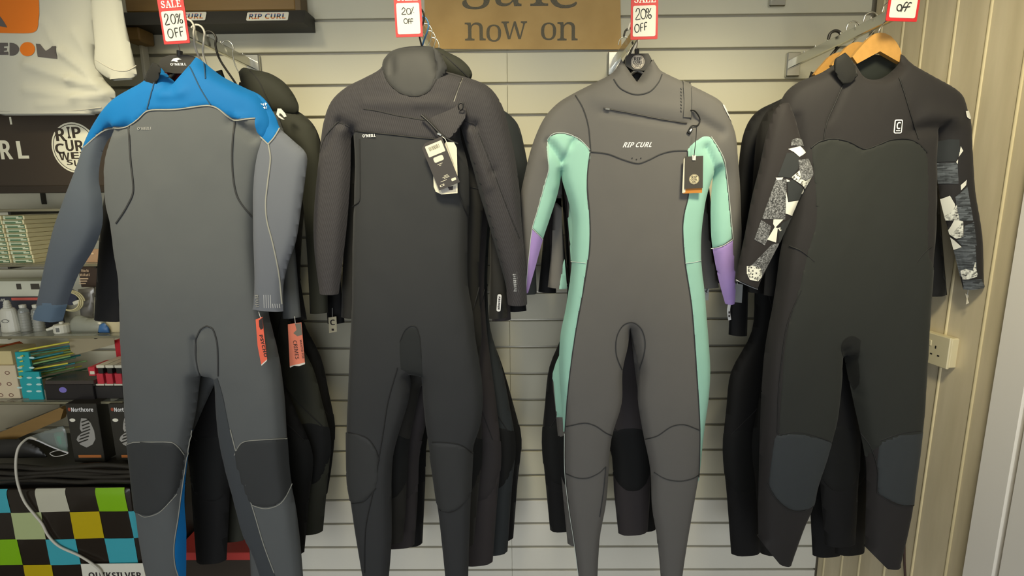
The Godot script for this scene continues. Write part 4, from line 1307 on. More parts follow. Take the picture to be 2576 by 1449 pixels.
func back_suits() -> void:
	var steel := M("chrome", rgb(205, 205, 198), 0.22, 1.0)
	var black_h := M("hanger black", rgb(38, 36, 32), 0.4)
	var white_h := M("hanger white", rgb(206, 204, 196), 0.4)
	var wood: Material = mats["hanger wood"]
	var black := neo("black neoprene", rgb(19, 19, 20))
	var grey := neo("suit grey", rgb(88, 91, 92))
	var olive := neo("dark olive", rgb(48, 49, 41))
	var plum := neo("plum black", rgb(52, 48, 49))
	var slate := neo("slate black", rgb(42, 46, 48))
	var g1 := "suits behind the blue-yoked one"
	var g2 := "suits behind the ribbed one"
	var g3 := "suits behind the mint one"
	var g4 := "suits behind the patchwork-sleeved one"
	var h1 := "hangers on the leftmost rail"
	var h2 := "hangers on the second rail"
	var h3 := "hangers on the third rail"
	var h4 := "wooden hangers on the rightmost rail"
	# leftmost rail, from the front to the wall
	back_suit("plain grey wetsuit behind the blue-shouldered one, a pale orange tag at its cuff", 0, 0.355, 527, 196, 0.94, {"m": grey, "group": g1, "la": -112, "ra": 150, "rb": 1330, "lb": 1330, "rx": -10, "lx": 60, "hip": 165, "sh": -8, "hanger": ["white plastic hanger, foremost of the loops behind the leftmost sale card", white_h, white_h, 0.0028], "hanger_group": h1, "collar": olive})
	back_suit("black wetsuit with one sleeve over the shelves, behind the two grey suits", 0, 0.31, 530, 196, 0.95, {"m": black, "group": g1, "la": 2, "ra": 208, "lb": 1275, "rb": 1255, "lx": -54, "hip": 185, "sh": -30, "sl": 36, "cw": 32.0, "hanger": ["white hanger with a thick looped hook, second behind the leftmost sale card", white_h, white_h, 0.0028], "hanger_group": h1})
	back_suit("dark olive hooded wetsuit with a white wave emblem, bulging out beside the blue shoulder", 0, 0.255, 592, 210, 0.9, {"m": olive, "group": g1, "la": -5, "ra": 205, "lb": 1270, "rb": 1250, "rx": 4, "hip": 215, "sh": 22,
		"hood": [[600, 182], [612, 170], [640, 176], [668, 181], [690, 190], [716, 208], [738, 236], [751, 264], [751, 282], [735, 290], [700, 288], [672, 284], [640, 262], [612, 225]], "hood_lines": [[[628, 178], [652, 205], [668, 240], [690, 286]]],
		"hanger": ["black hanger with a red band on its hook, on the leftmost rail", black_h, black_h, 0.003], "hanger_group": h1})
	back_suit("black wetsuit nearest the wall on the leftmost rail, a small cream tag at its cuff", 0, 0.165, 628, 225, 0.85, {"m": black, "group": g1, "la": 0, "ra": 190, "lb": 1200, "rb": 1195, "rx": 26, "cuff": 690, "hip": 210, "hanger": ["wire hanger nearest the wall on the leftmost rail", steel, steel, 0.0018], "hanger_group": h1})
	# second rail
	back_suit("black hooded wetsuit with a white oval badge on its cuff, directly behind the ribbed suit", 1, 0.35, 1062, 190, 0.95, {"m": neo("soft black", rgb(38, 37, 34)), "group": g2, "la": -90, "ra": 96, "rx": -28, "sh": -10, "hip": 150, "lb": 1230, "rb": 1240, "lx": 40,
		"hood": [[1086, 124], [1104, 120], [1128, 132], [1156, 146], [1178, 166], [1188, 186], [1184, 200], [1150, 196], [1122, 186], [1104, 166]], "hood_lines": [[[1094, 126], [1120, 142], [1150, 168], [1180, 196]]], "hoodm": olive,
		"hanger": ["blue and white hanger hook behind the second sale card", M("hanger blue", rgb(60, 120, 170), 0.4), M("hanger blue", rgb(60, 120, 170), 0.4), 0.0024], "hanger_group": h2})
	back_suit("plum black wetsuit whose long right leg hangs behind the ribbed suit's right leg", 1, 0.29, 1076, 196, 0.95, {"m": plum, "group": g2, "la": -75, "ra": 132, "lb": 1235, "rb": 1280, "rx": -35, "hip": 172, "lx": 60, "sh": -6, "knee": neo("plum knee", rgb(48, 45, 46)), "hanger": ["black plastic hanger, third on the second rail", black_h, steel, 0.0018], "hanger_group": h2})
	back_suit("slate wetsuit with a dark teal seam on its thigh, behind the plum black one", 1, 0.23, 1088, 200, 0.92, {"m": slate, "group": g2, "la": -100, "ra": 165, "lb": 1230, "rb": 1290, "hip": 190, "sh": 34, "rx": 30, "cuff": 585, "lx": 70, "hanger": ["steel hanger, fourth on the second rail", black_h, steel, 0.0018], "hanger_group": h2})
	back_suit("black wetsuit nearest the wall on the second rail", 1, 0.165, 1086, 205, 0.9, {"m": black, "group": g2, "la": -66, "ra": 188, "lb": 1290, "rb": 1275, "hip": 196, "lx": 60, "rx": 10, "hanger": ["steel hanger nearest the wall on the second rail", black_h, steel, 0.0018], "hanger_group": h2})
	# third rail
	var mint := neo("suit mint", rgb(150, 197, 180))
	back_suit("second grey wetsuit with a mint green side stripe, right behind the first one", 2, 0.31, 1580, 196, 0.94, {"m": neo("suit mid grey", rgb(98, 96, 93)), "crotch": 660.0, "group": g3, "la": -122, "ra": 118, "lb": 1240, "rb": 1240, "hip": 200, "lx": 40, "rx": -12, "cuff": 560, "sh": -16,
		"panels": [["side_panel", [[1446, 500], [1444, 560], [1440, 640], [1428, 740], [1420, 850], [1422, 960], [1426, 1050], [1400, 1050], [1388, 900], [1394, 800], [1410, 700], [1427, 600], [1432, 500]], mint]],
		"hanger": ["pale hanger with a long hook behind the third sale card", white_h, white_h, 0.0028], "hanger_group": h3, "collar": olive})
	back_suit("plum brown wetsuit whose sleeve hangs left of the mint suit's stripe", 2, 0.25, 1572, 204, 0.92, {"m": plum, "group": g3, "la": 22, "ra": 130, "lb": 1230, "rb": 1180, "lx": 54, "rx": 12, "cuff": 550, "hip": 165, "hanger": ["black hanger with a curved hook on the third rail", black_h, black_h, 0.003], "hanger_group": h3})
	back_suit("black wetsuit nearest the wall on the third rail, its leg left of the mint stripe", 2, 0.17, 1562, 212, 0.9, {"m": black, "group": g3, "la": -158, "ra": 60, "lb": 1240, "rb": 1240, "hip": 200, "lx": 24, "rx": -10, "cuff": 580, "sh": -10, "hanger": ["steel hanger nearest the wall on the third rail", black_h, steel, 0.0018], "hanger_group": h3})
	# rightmost rail
	var arms := func(x: float, y: float, k: float) -> Array:
		var out := []
		for p in [[4, -48], [17, -46], [31, -39], [45, -24], [54, -8], [58, 8], [55, 28], [4, -1], [-53, 30], [-65, 13], [-55, 0], [-39, -18], [-24, -35], [-9, -45]]:
			out.append([x + p[0] * k, y + p[1] * k])
		return out
	back_suit("black wetsuit right behind the patchwork one, its plain sleeve before the boarded wall", 3, 0.385, 2146, 172, 0.95, {"m": black, "group": g4, "la": -34, "ra": 82, "lb": 1255, "rb": 1190, "lx": 18, "rx": -6, "cuff": 600, "hip": 170, "arms": arms.call(2150, 152, 0.95), "hanger": ["wooden hanger just behind the foremost wooden one, mostly hidden", wood, steel, 0.0018], "hanger_group": h4})
	back_suit("black wetsuit third from the front on the rightmost rail, behind the patchwork one's legs", 3, 0.315, 2108, 186, 0.93, {"m": neo("warm black", rgb(20, 19, 18)), "group": g4, "la": -170, "ra": 32, "lb": 1290, "rb": 1290, "lx": 10, "rx": -70, "hip": 196, "sh": 6, "cuff": 590, "arms": arms.call(2104, 176, 0.9), "hanger": ["wooden hanger seen edge on, left of the foremost one on the rightmost rail", wood, steel, 0.0018], "hanger_group": h4})
	back_suit("black wetsuit farthest left on the rightmost rail, nearest the mint suit", 3, 0.235, 2068, 200, 0.93, {"m": black, "group": g4, "la": -206, "ra": 14, "lb": 1276, "rb": 1280, "lx": 2, "rx": -40, "hip": 246, "waist": 182.0, "sh": 4, "cuff": 690, "hanger": ["black hanger with a fat looped hook over the rightmost rail", black_h, black_h, 0.0042], "hanger_group": h4})
	# emblem on the hooded olive suit
	var e := P(706, 286, 0.318)
	var em := thing("emblem_patch", "white wave emblem printed on the olive hooded suit's shoulder", "emblem", e)
	var pts := PackedVector2Array()
	for p in [[-10, 2], [-6, -12], [2, -12], [10, -2], [13, 6], [7, 8], [3, 2], [-2, -2], [-4, 4], [4, 10], [8, 14], [2, 13], [-5, 9]]:
		pts.append(Vector2(p[0], -p[1]) * 0.00112)
	obj("wave", prism(pts, 0.002, Transform3D(Basis(Vector3.UP, 0.3), e)), M("logo white", rgb(225, 225, 225), 0.7), em)


func card_px(called: String, quad_: Array, z: float, thick: float, m: Material, parent: Node3D, lean := 0.0) -> MeshInstance3D:   # flat card with the measured corners, thick metres deep; lean tips it
	var pts := PackedVector2Array()
	var c := P(quad_[0][0], quad_[0][1], z)
	for p in quad_:
		var v := P(p[0], p[1], z)
		pts.append(Vector2(v.x - c.x, v.y - c.y))
	return obj(called, prism(pts, thick, Transform3D(Basis(Vector3.RIGHT, lean), c)), m, parent)


func tags() -> void:
	var thread := M("thread", rgb(216, 214, 206), 0.6)
	var ink := M("tag ink", rgb(42, 34, 34), 0.7)
	var salmon := M("tag orange", rgb(226, 98, 70), 0.6)
	var t := thing("hang_tag", "bright orange tag seen at a slant, dangling before the grey thigh", "tag", P(655, 800, 0.5), "orange hang tags")
	card_px("card", [[643, 804], [660, 797], [664, 840], [672, 904], [657, 917], [648, 870]], 0.5, 0.0012, salmon, t)
	card_px("card_edge", [[657, 917], [672, 904], [671, 908], [658, 920]], 0.5004, 0.001, thread, t)
	card_px("picture", [[651, 806], [660, 799], [662, 826], [656, 830], [652, 822]], 0.5006, 0.0004, ink, t)
	letters("lettering", "PSYCHO", "Droid Sans", true, Transform3D(Basis(Vector3(0, 0, 1), -PI / 2 + 0.13), P(652, 843, 0.5006)), 0.06, 0.0085, ink, t)
	obj("thread", tube(curve([P(651, 784, 0.497), P(653, 792, 0.5), P(656, 800, 0.5)], 4), 0.0009, 6), thread, t)
	t = thing("hang_tag", "pale orange tag on the second grey sleeve, facing forward with dark lettering", "tag", P(743, 810, 0.385), "orange hang tags")
	var pale := M("tag salmon", rgb(226, 128, 100), 0.6)
	card_px("card", [[724, 816], [758, 811], [767, 915], [752, 920], [740, 919], [729, 924]], 0.385, 0.0012, pale, t)
	card_px("card_edge", [[729, 921], [767, 912], [767, 916], [752, 921], [740, 920], [730, 925]], 0.3856, 0.001, thread, t)
	card_px("picture", [[742, 814], [757, 813], [760, 842], [748, 846], [738, 838], [746, 830]], 0.3856, 0.0004, M("picture grey", rgb(116, 112, 100), 0.7), t)
	letters("lettering", "CRIMES", "Droid Sans", false, Transform3D(Basis(Vector3(0, 0, 1), -PI / 2 + 0.05), P(737, 857, 0.3856)), 0.055, 0.0105, ink, t)
	letters("lettering", "WANTED FOR", "Droid Sans", false, Transform3D(Basis(Vector3(0, 0, 1), -PI / 2 + 0.05), P(754, 855, 0.3856)), 0.055, 0.0055, ink, t)
	obj("thread", tube(curve([P(741, 796, 0.383), P(742, 805, 0.386), P(743, 814, 0.386)], 4), 0.0009, 6), thread, t)
	t = thing("hang_tag", "small cream tag with a black C, low between the grey and the ribbed suits", "tag", P(837, 800, 0.19))
	card_px("card", [[826, 799], [846, 796], [848, 834], [828, 838]], 0.2, 0.0012, M("tag cream", rgb(214, 205, 172), 0.7), t)
	letters_px("lettering", "C", "Droid Sans", true, 831, 818, 843, 804, 0.2006, ink, t)
	obj("print_mark", box_px(834, 827, 840, 832, 0.2012, 0.001, 0.0), ink, t)
	obj("thread", tube(PackedVector3Array([P(836, 775, 0.185), P(836, 800, 0.199)]), 0.0008, 6), thread, t)
	# black swing tags on the ribbed suit
	t = thing("hang_tag", "long black tag with a white bar code label, tilted on a chest", "tag", P(1110, 360, 0.5))
	var x := frame_px(Vector2(1105, 479), Vector2(1157, 458), Vector2(1068, 362), 0.497)
	var w := P(1105, 479, 0.497).distance_to(P(1157, 458, 0.497))
	var h := P(1105, 479, 0.497).distance_to(P(1066, 362, 0.497))
	var black := M("tag black", rgb(50, 44, 38), 0.5)
	obj("card", prism(PackedVector2Array([Vector2(0, 0), Vector2(w, 0), Vector2(w, h), Vector2(w * 0.2, h), Vector2(0, h * 0.93)]), 0.0012, x), black, t)
	var paper := M("tag paper", rgb(218, 212, 190), 0.7)
	obj("bar_code_label", prism(round_rect(w * 0.78, h * 0.235, 0.002), 0.0006, x * Transform3D(Basis(), Vector3(w * 0.14, h * 0.7, 0.0005))), paper, t)
	obj("size_sticker", prism(round_rect(w * 0.45, h * 0.11, 0.004), 0.0006, x * Transform3D(Basis(), Vector3(w * 0.28, h * 0.55, 0.0005))), paper, t)
	var st := start()
	var rng := RandomNumberGenerator.new()
	rng.seed = 3
	for k in 12:
		var bw := 0.0006 + 0.0008 * rng.randf()
		add_box(st, x * Transform3D(Basis(), Vector3(w * (0.28 + k * 0.042), h * 0.85, 0.0006)), Vector3(bw, h * 0.08, 0.0003), 0.0)
	obj("bar_code", st.commit(), ink, t)
	st = start()
	for r in [[0.5, 0.36, 0.6], [0.47, 0.42, 0.52], [0.44, 0.46, 0.46], [0.24, 0.44, 0.62], [0.215, 0.34, 0.64], [0.19, 0.4, 0.66], [0.15, 0.2, 0.5]]:
		add_box(st, x * Transform3D(Basis(), Vector3(w * (r[1] + r[2]) / 2, h * r[0], 0.0003)), Vector3(w * (r[2] - r[1]), 0.0011, 0.0006), 0.0)
	obj("small_print", st.commit(), paper, t)
	letters("lettering", "CE", "Droid Sans", true, x * Transform3D(Basis(), Vector3(w * 0.1, h * 0.05, 0.0003)), w * 0.22, h * 0.045, paper, t)
	obj("print_mark", prism(round_rect(w * 0.22, h * 0.055, 0.002), 0.0005, x * Transform3D(Basis(), Vector3(w * 0.68, h * 0.075, 0.0003))), paper, t)
	obj("thread", tube(curve([P(1112, 344, 0.494), P(1120, 350, 0.498), P(1128, 370, 0.4985), P(1138, 400, 0.499)], 4), 0.0009, 6), thread, t)
	t = thing("hang_tag", "cream and grey tag with rounded corners, behind the tilted black tag", "tag", P(1120, 360, 0.488))
	card_px("card", [[1090, 440], [1092, 400], [1122, 357], [1142, 358], [1149, 372], [1151, 440], [1151, 486], [1110, 489], [1096, 482], [1091, 470]], 0.488, 0.0012, paper, t)
	card_px("grey_panel", [[1106, 474], [1146, 468], [1148, 482], [1112, 485]], 0.4886, 0.0004, M("picture grey pale", rgb(170, 166, 158), 0.7), t)
	card_px("print_mark", [[1126, 470], [1140, 468], [1139, 478], [1130, 478]], 0.489, 0.0004, ink, t)
	# tags on the mint suit
	t = thing("hang_tag", "black tag with a round cream emblem, hung on the mint suit", "tag", P(1745, 395, 0.47))
	card_px("emblem_card", [[1724, 394], [1769, 392], [1768, 473], [1722, 475]], 0.446, 0.0014, M("tag charcoal", rgb(62, 58, 50), 0.5), t)
	card_px("cream_card", [[1720, 400], [1726, 394], [1724, 484], [1716, 486]], 0.443, 0.001, paper, t)
	card_px("orange_card", [[1722, 470], [1767, 468], [1766, 485], [1718, 487]], 0.442, 0.0012, M("tag amber", rgb(190, 122, 40), 0.6), t)
	var c := P(1746, 451, 0.4466)
	round_badge(t, Transform3D(Basis(), c), 0.0125, M("badge cream", rgb(214, 202, 164), 0.6), ink)
	card_px("clip", [[1741, 390], [1751, 390], [1750, 403], [1742, 403]], 0.4485, 0.002, thread, t)
	obj("thread", tube(curve([P(1752, 318, 0.448), P(1751, 345, 0.45), P(1746, 392, 0.4535)], 4), 0.0009, 6), M("zip black", rgb(20, 20, 20), 0.45), t)
	t = thing("care_label", "narrow white woven label dangling from the lilac cuff", "label", P(1835, 770, 0.38))
	obj("ribbon", tube(curve([P(1836, 762, 0.381), P(1834, 772, 0.384), P(1833, 785, 0.386), P(1836, 805, 0.385)], 4), 0.0048, 8, -1.0, 0.2), M("ribbon white", rgb(206, 206, 206), 0.7), t)
	for k in 2:
		obj("print_mark", box(P(1834.5, 786 + 9 * k, 0.3905), Vector3(0.004, 0.006, 0.0008), 0.0), ink, t)
	t = thing("hang_tag", "small white tag with a black mark, behind the mint suit's hip", "tag", P(1775, 710, 0.3), "pale tags behind the mint suit")
	card_px("card", [[1768, 708], [1785, 710], [1782, 756], [1766, 754]], 0.3, 0.001, M("tag pale", rgb(172, 176, 174), 0.7), t)
	letters_px("lettering", "Q", "Droid Sans", true, 1769, 736, 1780, 722, 0.3004, ink, t)
	obj("thread", tube(PackedVector3Array([P(1778, 690, 0.29), P(1776, 712, 0.3)]), 0.0008, 6), thread, t)
	t = thing("hang_tag", "grey translucent tag peeking out behind the lilac forearm", "tag", P(1858, 712, 0.3), "pale tags behind the mint suit")
	card_px("card", [[1846, 712], [1869, 716], [1866, 762], [1845, 760]], 0.33, 0.001, M("tag grey", rgb(128, 130, 130), 0.5), t)
	obj("thread", tube(PackedVector3Array([P(1848, 690, 0.345), P(1856, 716, 0.33)]), 0.0008, 6), thread, t)
	t = thing("cuff_badge", "white oval maker's badge printed on the black cuff beside the ribbed sleeve", "badge", P(1254, 760, 0.38))
	x = frame_px(Vector2(1259, 784), Vector2(1262, 740), Vector2(1248, 783), 0.382)
	obj("badge", prism(round_rect(0.049, 0.0115, 0.005), 0.003, x), M("logo white", rgb(225, 225, 225), 0.7), t)
	glyphs(t, x * Transform3D(Basis(), Vector3(0.005, 0.003, 0.0004)), 0.039, 0.006, 7, ink, 5)
	t = thing("foil_label", "tiny clear label dangling below the patchwork sleeve by the boarded wall", "label", P(2432, 735, 0.46))
	card_px("film", [[2428, 738], [2437, 744], [2434, 752], [2438, 762], [2430, 766], [2432, 752]], 0.46, 0.0006, M("foil", rgb(206, 200, 180), 0.25), t)
	obj("thread", tube(PackedVector3Array([P(2436, 722, 0.46), P(2434, 742, 0.46)]), 0.0006, 5), thread, t)


func wall_things() -> void:
	# kraft banner
	var t := thing("banner", "brown kraft paper banner with worn grey lettering, pinned high on the slats", "banner", P(1310, 60, 0.004))
	var kraft := M("kraft", rgb(206, 170, 108), 0.75)
	kraft.albedo_texture = blot_tex
	kraft.uv1_triplanar = true
	kraft.uv1_world_triplanar = true
	kraft.uv1_scale = Vector3(1.7, 1.7, 1.7)
	card_px("paper", [[1064, -120], [1558, -126], [1563, 124], [1320, 124], [1076, 123], [1070, 90]], 0.004, 0.003, kraft, t)
	var print := M("stamp grey", rgb(122, 116, 100), 0.8)
	print.albedo_texture = noise_tex(0.05, Color(0.75, 0.72, 0.62), Color(1, 1, 1), 21)
	print.uv1_triplanar = true
	print.uv1_scale = Vector3(8, 8, 8)
	for l in [["n", 1170, 102, 1222, 57], ["o", 1224, 105, 1261, 62], ["w", 1262, 99, 1326, 54], ["o", 1361, 101, 1399, 57], ["n", 1402, 102, 1453, 56], ["S", 1163, 24, 1232, -62], ["a", 1246, 16, 1312, -48], ["l", 1334, 15, 1379, -72], ["e", 1382, 21, 1455, -46]]:
		letters_px("letter", l[0], "Droid Serif", false, l[1], l[2], l[3], l[4], 0.0045, print, t)
	# ledge with sticker strip, boards standing on it
	var black := M("ledge black", rgb(40, 38, 33), 0.55)
	t = thing("display_ledge", "black display ledge with two rainbow-lettered white stickers on its front edge", "shelf", P(540, 50, 0.09))
	var a := P(308, 63, 0.095)
	var b := P(765, 65, 0.095)
	var top := P(735, 26, 0.075).y
	var prof := PackedVector2Array([Vector2(-0.095, a.y), Vector2(-0.002, a.y - 0.002), Vector2(-0.002, top), Vector2(-0.075, top)])
	obj("shelf", prism(prof, 0.70, Transform3D(Basis(Vector3(0, 0, -1), Vector3(0, 1, 0), Vector3(1, 0, 0)), Vector3(b.x, 0, 0))), black, t)
	var sticker := M("sticker white", rgb(222, 220, 205), 0.5)
	var rainbow := M("sticker letters", rgb(255, 255, 255), 0.5)
	var g := Gradient.new()
	g.interpolation_mode = Gradient.GRADIENT_INTERPOLATE_CONSTANT
	g.offsets = PackedFloat32Array([0, 0.2, 0.4, 0.6, 0.8])
	g.colors = PackedColorArray([rgb(60, 50, 40), rgb(220, 130, 40), rgb(190, 70, 40), rgb(70, 110, 150), rgb(40, 70, 120)])
	var gt := GradientTexture2D.new()
	gt.gradient = g
	gt.width = 8
	gt.height = 64
	gt.fill_to = Vector2(0, 1)
	rainbow.albedo_texture = gt
	rainbow.uv1_triplanar = true
	rainbow.uv1_scale = Vector3(1, 2.8, 1)
	var slope := Basis(Vector3.RIGHT, -atan2(0.02, top - a.y))
	for s in [[619, 724], [411, 516]]:
		var c0 := P(s[0], 52, 0.0925)
		var wd := P(s[1], 52, 0.0925).x - c0.x
		var x := Transform3D(slope, c0)
		obj("sticker", prism(round_rect(wd, 0.031, 0.004), 0.001, x), sticker, t)
		letters("sticker_lettering", "RIP CURL", "Droid Sans", true, x * Transform3D(Basis(), Vector3(wd * 0.06, 0.006, 0.0003)), wd * 0.88, 0.019, rainbow, t)
	t = thing("display_plinth", "brown wooden plinth board standing on the black ledge, cut off by the photo's top", "board", P(540, 10, 0.06))
	var brown := M("brown wood", rgb(150, 124, 80), 0.5)
	brown.albedo_texture = grain_tex
	brown.uv1_triplanar = true
	brown.uv1_world_triplanar = true
	brown.uv1_scale = Vector3(0.5, 4, 4)
	var y0 := P(540, 27, 0.07).y
	obj("board", box(Vector3((P(318, 20, 0.06).x + P(745, 20, 0.06).x) / 2, y0 + 0.06, 0.04), Vector3(P(745, 20, 0.06).x - P(318, 20, 0.06).x, 0.12, 0.05), 0.004), brown, t)
	obj("end_post", box(Vector3(P(752, 10, 0.05).x, y0 + 0.06, 0.035), Vector3(0.02, 0.12, 0.055), 0.002), M("post brown", rgb(104, 86, 58), 0.6), t)
	t = thing("timber_offcut", "short brown timber block below the left end of the black ledge", "timber", P(330, 80, 0.08))
	obj("block", box_px(308, 66, 352, 102, 0.08, 0.07, 0.004), brown, t)
	t = thing("batten", "narrow white upright batten on the slats behind the first sale card", "batten", P(365, 100, 0.02))
	obj("post", box_px(351, 66, 376, 330, 0.03, 0.03, 0.002), M("slat white", rgb(214, 214, 208), 0.5), t)
	# socket on the boarded wall
	var sa := atan(SPLAY)
	var c := on_right(2364, 884, 0.016)
	var turn := Basis(Vector3.UP, sa)
	t = thing("power_socket", "cream double wall socket on the boarded wall, half hidden by the black suit's leg", "socket", c)
	var ivory := M("ivory plastic", rgb(214, 204, 168), 0.35)
	var right_end := on_right(2397, 890, 0.016)
	var mid := right_end - turn * Vector3(0, 0, 0.073)
	obj("back_box", box(mid + turn * Vector3(0.004, 0, 0), Vector3(0.024, 0.084, 0.146), 0.003, Vector3(0, sa, 0)), ivory, t)
	obj("face_plate", box(mid + turn * Vector3(-0.011, 0, 0), Vector3(0.008, 0.088, 0.15), 0.002, Vector3(0, sa, 0)), ivory, t)
	var hole := M("socket hole", rgb(24, 20, 18), 0.8)
	for s in [-0.035, 0.035]:
		for p in [[0.0, 0.012, 0.004, 0.008], [-0.011, -0.01, 0.0065, 0.004], [0.011, -0.01, 0.0065, 0.004]]:
			obj("pin_slot", box(mid + turn * Vector3(-0.0148, p[1] - 0.004, p[0] + s), Vector3(0.0012, p[3], p[2]), 0.0, Vector3(0, sa, 0)), hole, t)
		obj("rocker_switch", box(mid + turn * Vector3(-0.0155, 0.016, s * 0.45), Vector3(0.003, 0.016, 0.011), 0.001, Vector3(0, sa, 0)), ivory, t)
	t = thing("cable", "thin dark brown cable hanging straight down in front of the boards", "cable", P(2273, 1380, 0.44))
	obj("lead", tube(curve([on_right(2280, 1150, 0.012), on_right(2276, 1300, 0.012), on_right(2275, 1400, 0.012), on_right(2277, 1449, 0.012), on_right(2280, 1520, 0.012)], 6), 0.0032, 8), M("cable brown", rgb(58, 36, 28), 0.5), t)
	# the end of another rail above
	t = thing("upper_bracket", "grey bracket plate of another rail, cut off by the photo's top edge", "bracket", P(1960, 0, 0.01))
	var chrome := M("chrome", rgb(205, 205, 198), 0.22, 1.0)
	obj("bracket_plate", box_px(1941, -60, 1977, 15, 0.014, 0.014, 0.003), chrome, t)
	var ua := P(1962, -30, 0.0)
	obj("arm", box(Vector3(ua.x, ua.y, 0.18), Vector3(0.014, 0.028, 0.36), 0.002), chrome, t)


func shirt() -> void:
	var white := M("cotton", rgb(188, 186, 170), 0.9)
	white.normal_enabled = true
	white.normal_texture = cloth_bump
	white.normal_scale = 0.2
	white.uv1_triplanar = true
	white.uv1_scale = Vector3(12, 12, 12)
	var z := 0.27
	var q := cloth([[-150, -60], [40, -90], [180, -110], [232, -60], [240, 60], [242, 150], [262, 200], [290, 232], [285, 262], [262, 282], [236, 288, 1], [0, 289], [-160, 288], [-170, 120]], z, 0.009, 0.2, 0.022, Vector2.ZERO, 0.006)
	q.crease([[238, 205, 150, 130, 0.012, 0.012], [150, 130, 100, 50, 0.012, 0.008], [255, 222, 170, 200, 0.012, 0.014], [170, 200, 60, 160, 0.014, 0.01], [265, 238, 180, 244, 0.01, 0.012], [180, 244, 60, 225, 0.014, 0.008], [236, 170, 180, 80, 0.012, 0.008], [210, 262, 90, 262, 0.012, 0.006], [120, 100, 60, 180, 0.02, 0.005]])
	var t := thing("t_shirt", "cream t-shirt with an orange and charcoal print, hanging above the black header board", "t-shirt", P(100, 100, z))
	obj("body", q.body(), white, t)
	var sl := cloth([[222, -60], [262, -70], [300, -20], [316, 60], [330, 120], [346, 188], [332, 198, 1], [282, 202], [240, 172], [238, 120], [232, 40]], z + 0.016, 0.008, 0.4, 0.02, Vector2(0.05, 0), 0.005)
	var s := obj("sleeve", sl.body(), white, t)
	obj("hem", sl.line([[240, 150], [285, 175], [318, 178], [343, 165]], 0.0014, 0.0004), M("cotton shade", rgb(180, 176, 160), 0.9), s)
	obj("hem", q.line([[-100, 278], [60, 280], [180, 278], [255, 270]], 0.0014, 0.0004), M("cotton shade", rgb(180, 176, 160), 0.9), t)
	var orange := M("print orange", rgb(214, 112, 14), 0.8)
	var char_ := M("print charcoal", rgb(88, 82, 78), 0.8)
	obj("print_shape", q.panel([[-60, -60], [94, -60], [98, -10], [99, 40], [94, 74], [80, 83], [40, 84], [-60, 82]], 0.001, false), orange, t, "large orange print")
	obj("print_shape", q.panel([[-12, 40], [2, 42], [20, 70], [10, 68], [-2, 66], [-12, 64]], 0.0016, false), char_, t)
	obj("print_letter", q.panel([[-2, 108], [20, 108], [20, 116], [10, 117], [10, 121], [18, 121], [18, 127], [10, 128], [10, 131], [21, 130], [22, 138], [-2, 138]], 0.0012, false, 1), char_, t)
	obj("print_letter", q.panel([[25, 108], [36, 109], [46, 116], [49, 125], [44, 135], [34, 140], [25, 140]], 0.0012, false, 2), char_, t)
	obj("print_letter", q.panel(oval(70, 124, 19, 18).slice(0, 10), 0.0012, false), orange, t, "orange letter O")
	obj("print_letter", q.panel([[91, 110], [102, 111], [116, 128], [132, 116], [142, 116], [145, 148], [96, 143]], 0.0012, false, 1), char_, t)
	var h := thing("coat_hanger", "wire hanger inside the cream t-shirt, above the photo's top edge", "hanger", P(30, -90, z - 0.012))
	wishbone(h, P(30, -100, z - 0.006), 0.09, M("hanger white", rgb(206, 204, 196), 0.4))
	obj("hook", tube(curve([P(30, -100, z - 0.006), P(30, -150, z - 0.006), P(30, -175, z - 0.1), P(30, -190, 0.01)], 5), 0.002, 6), M("chrome", rgb(205, 205, 198), 0.22, 1.0), h)


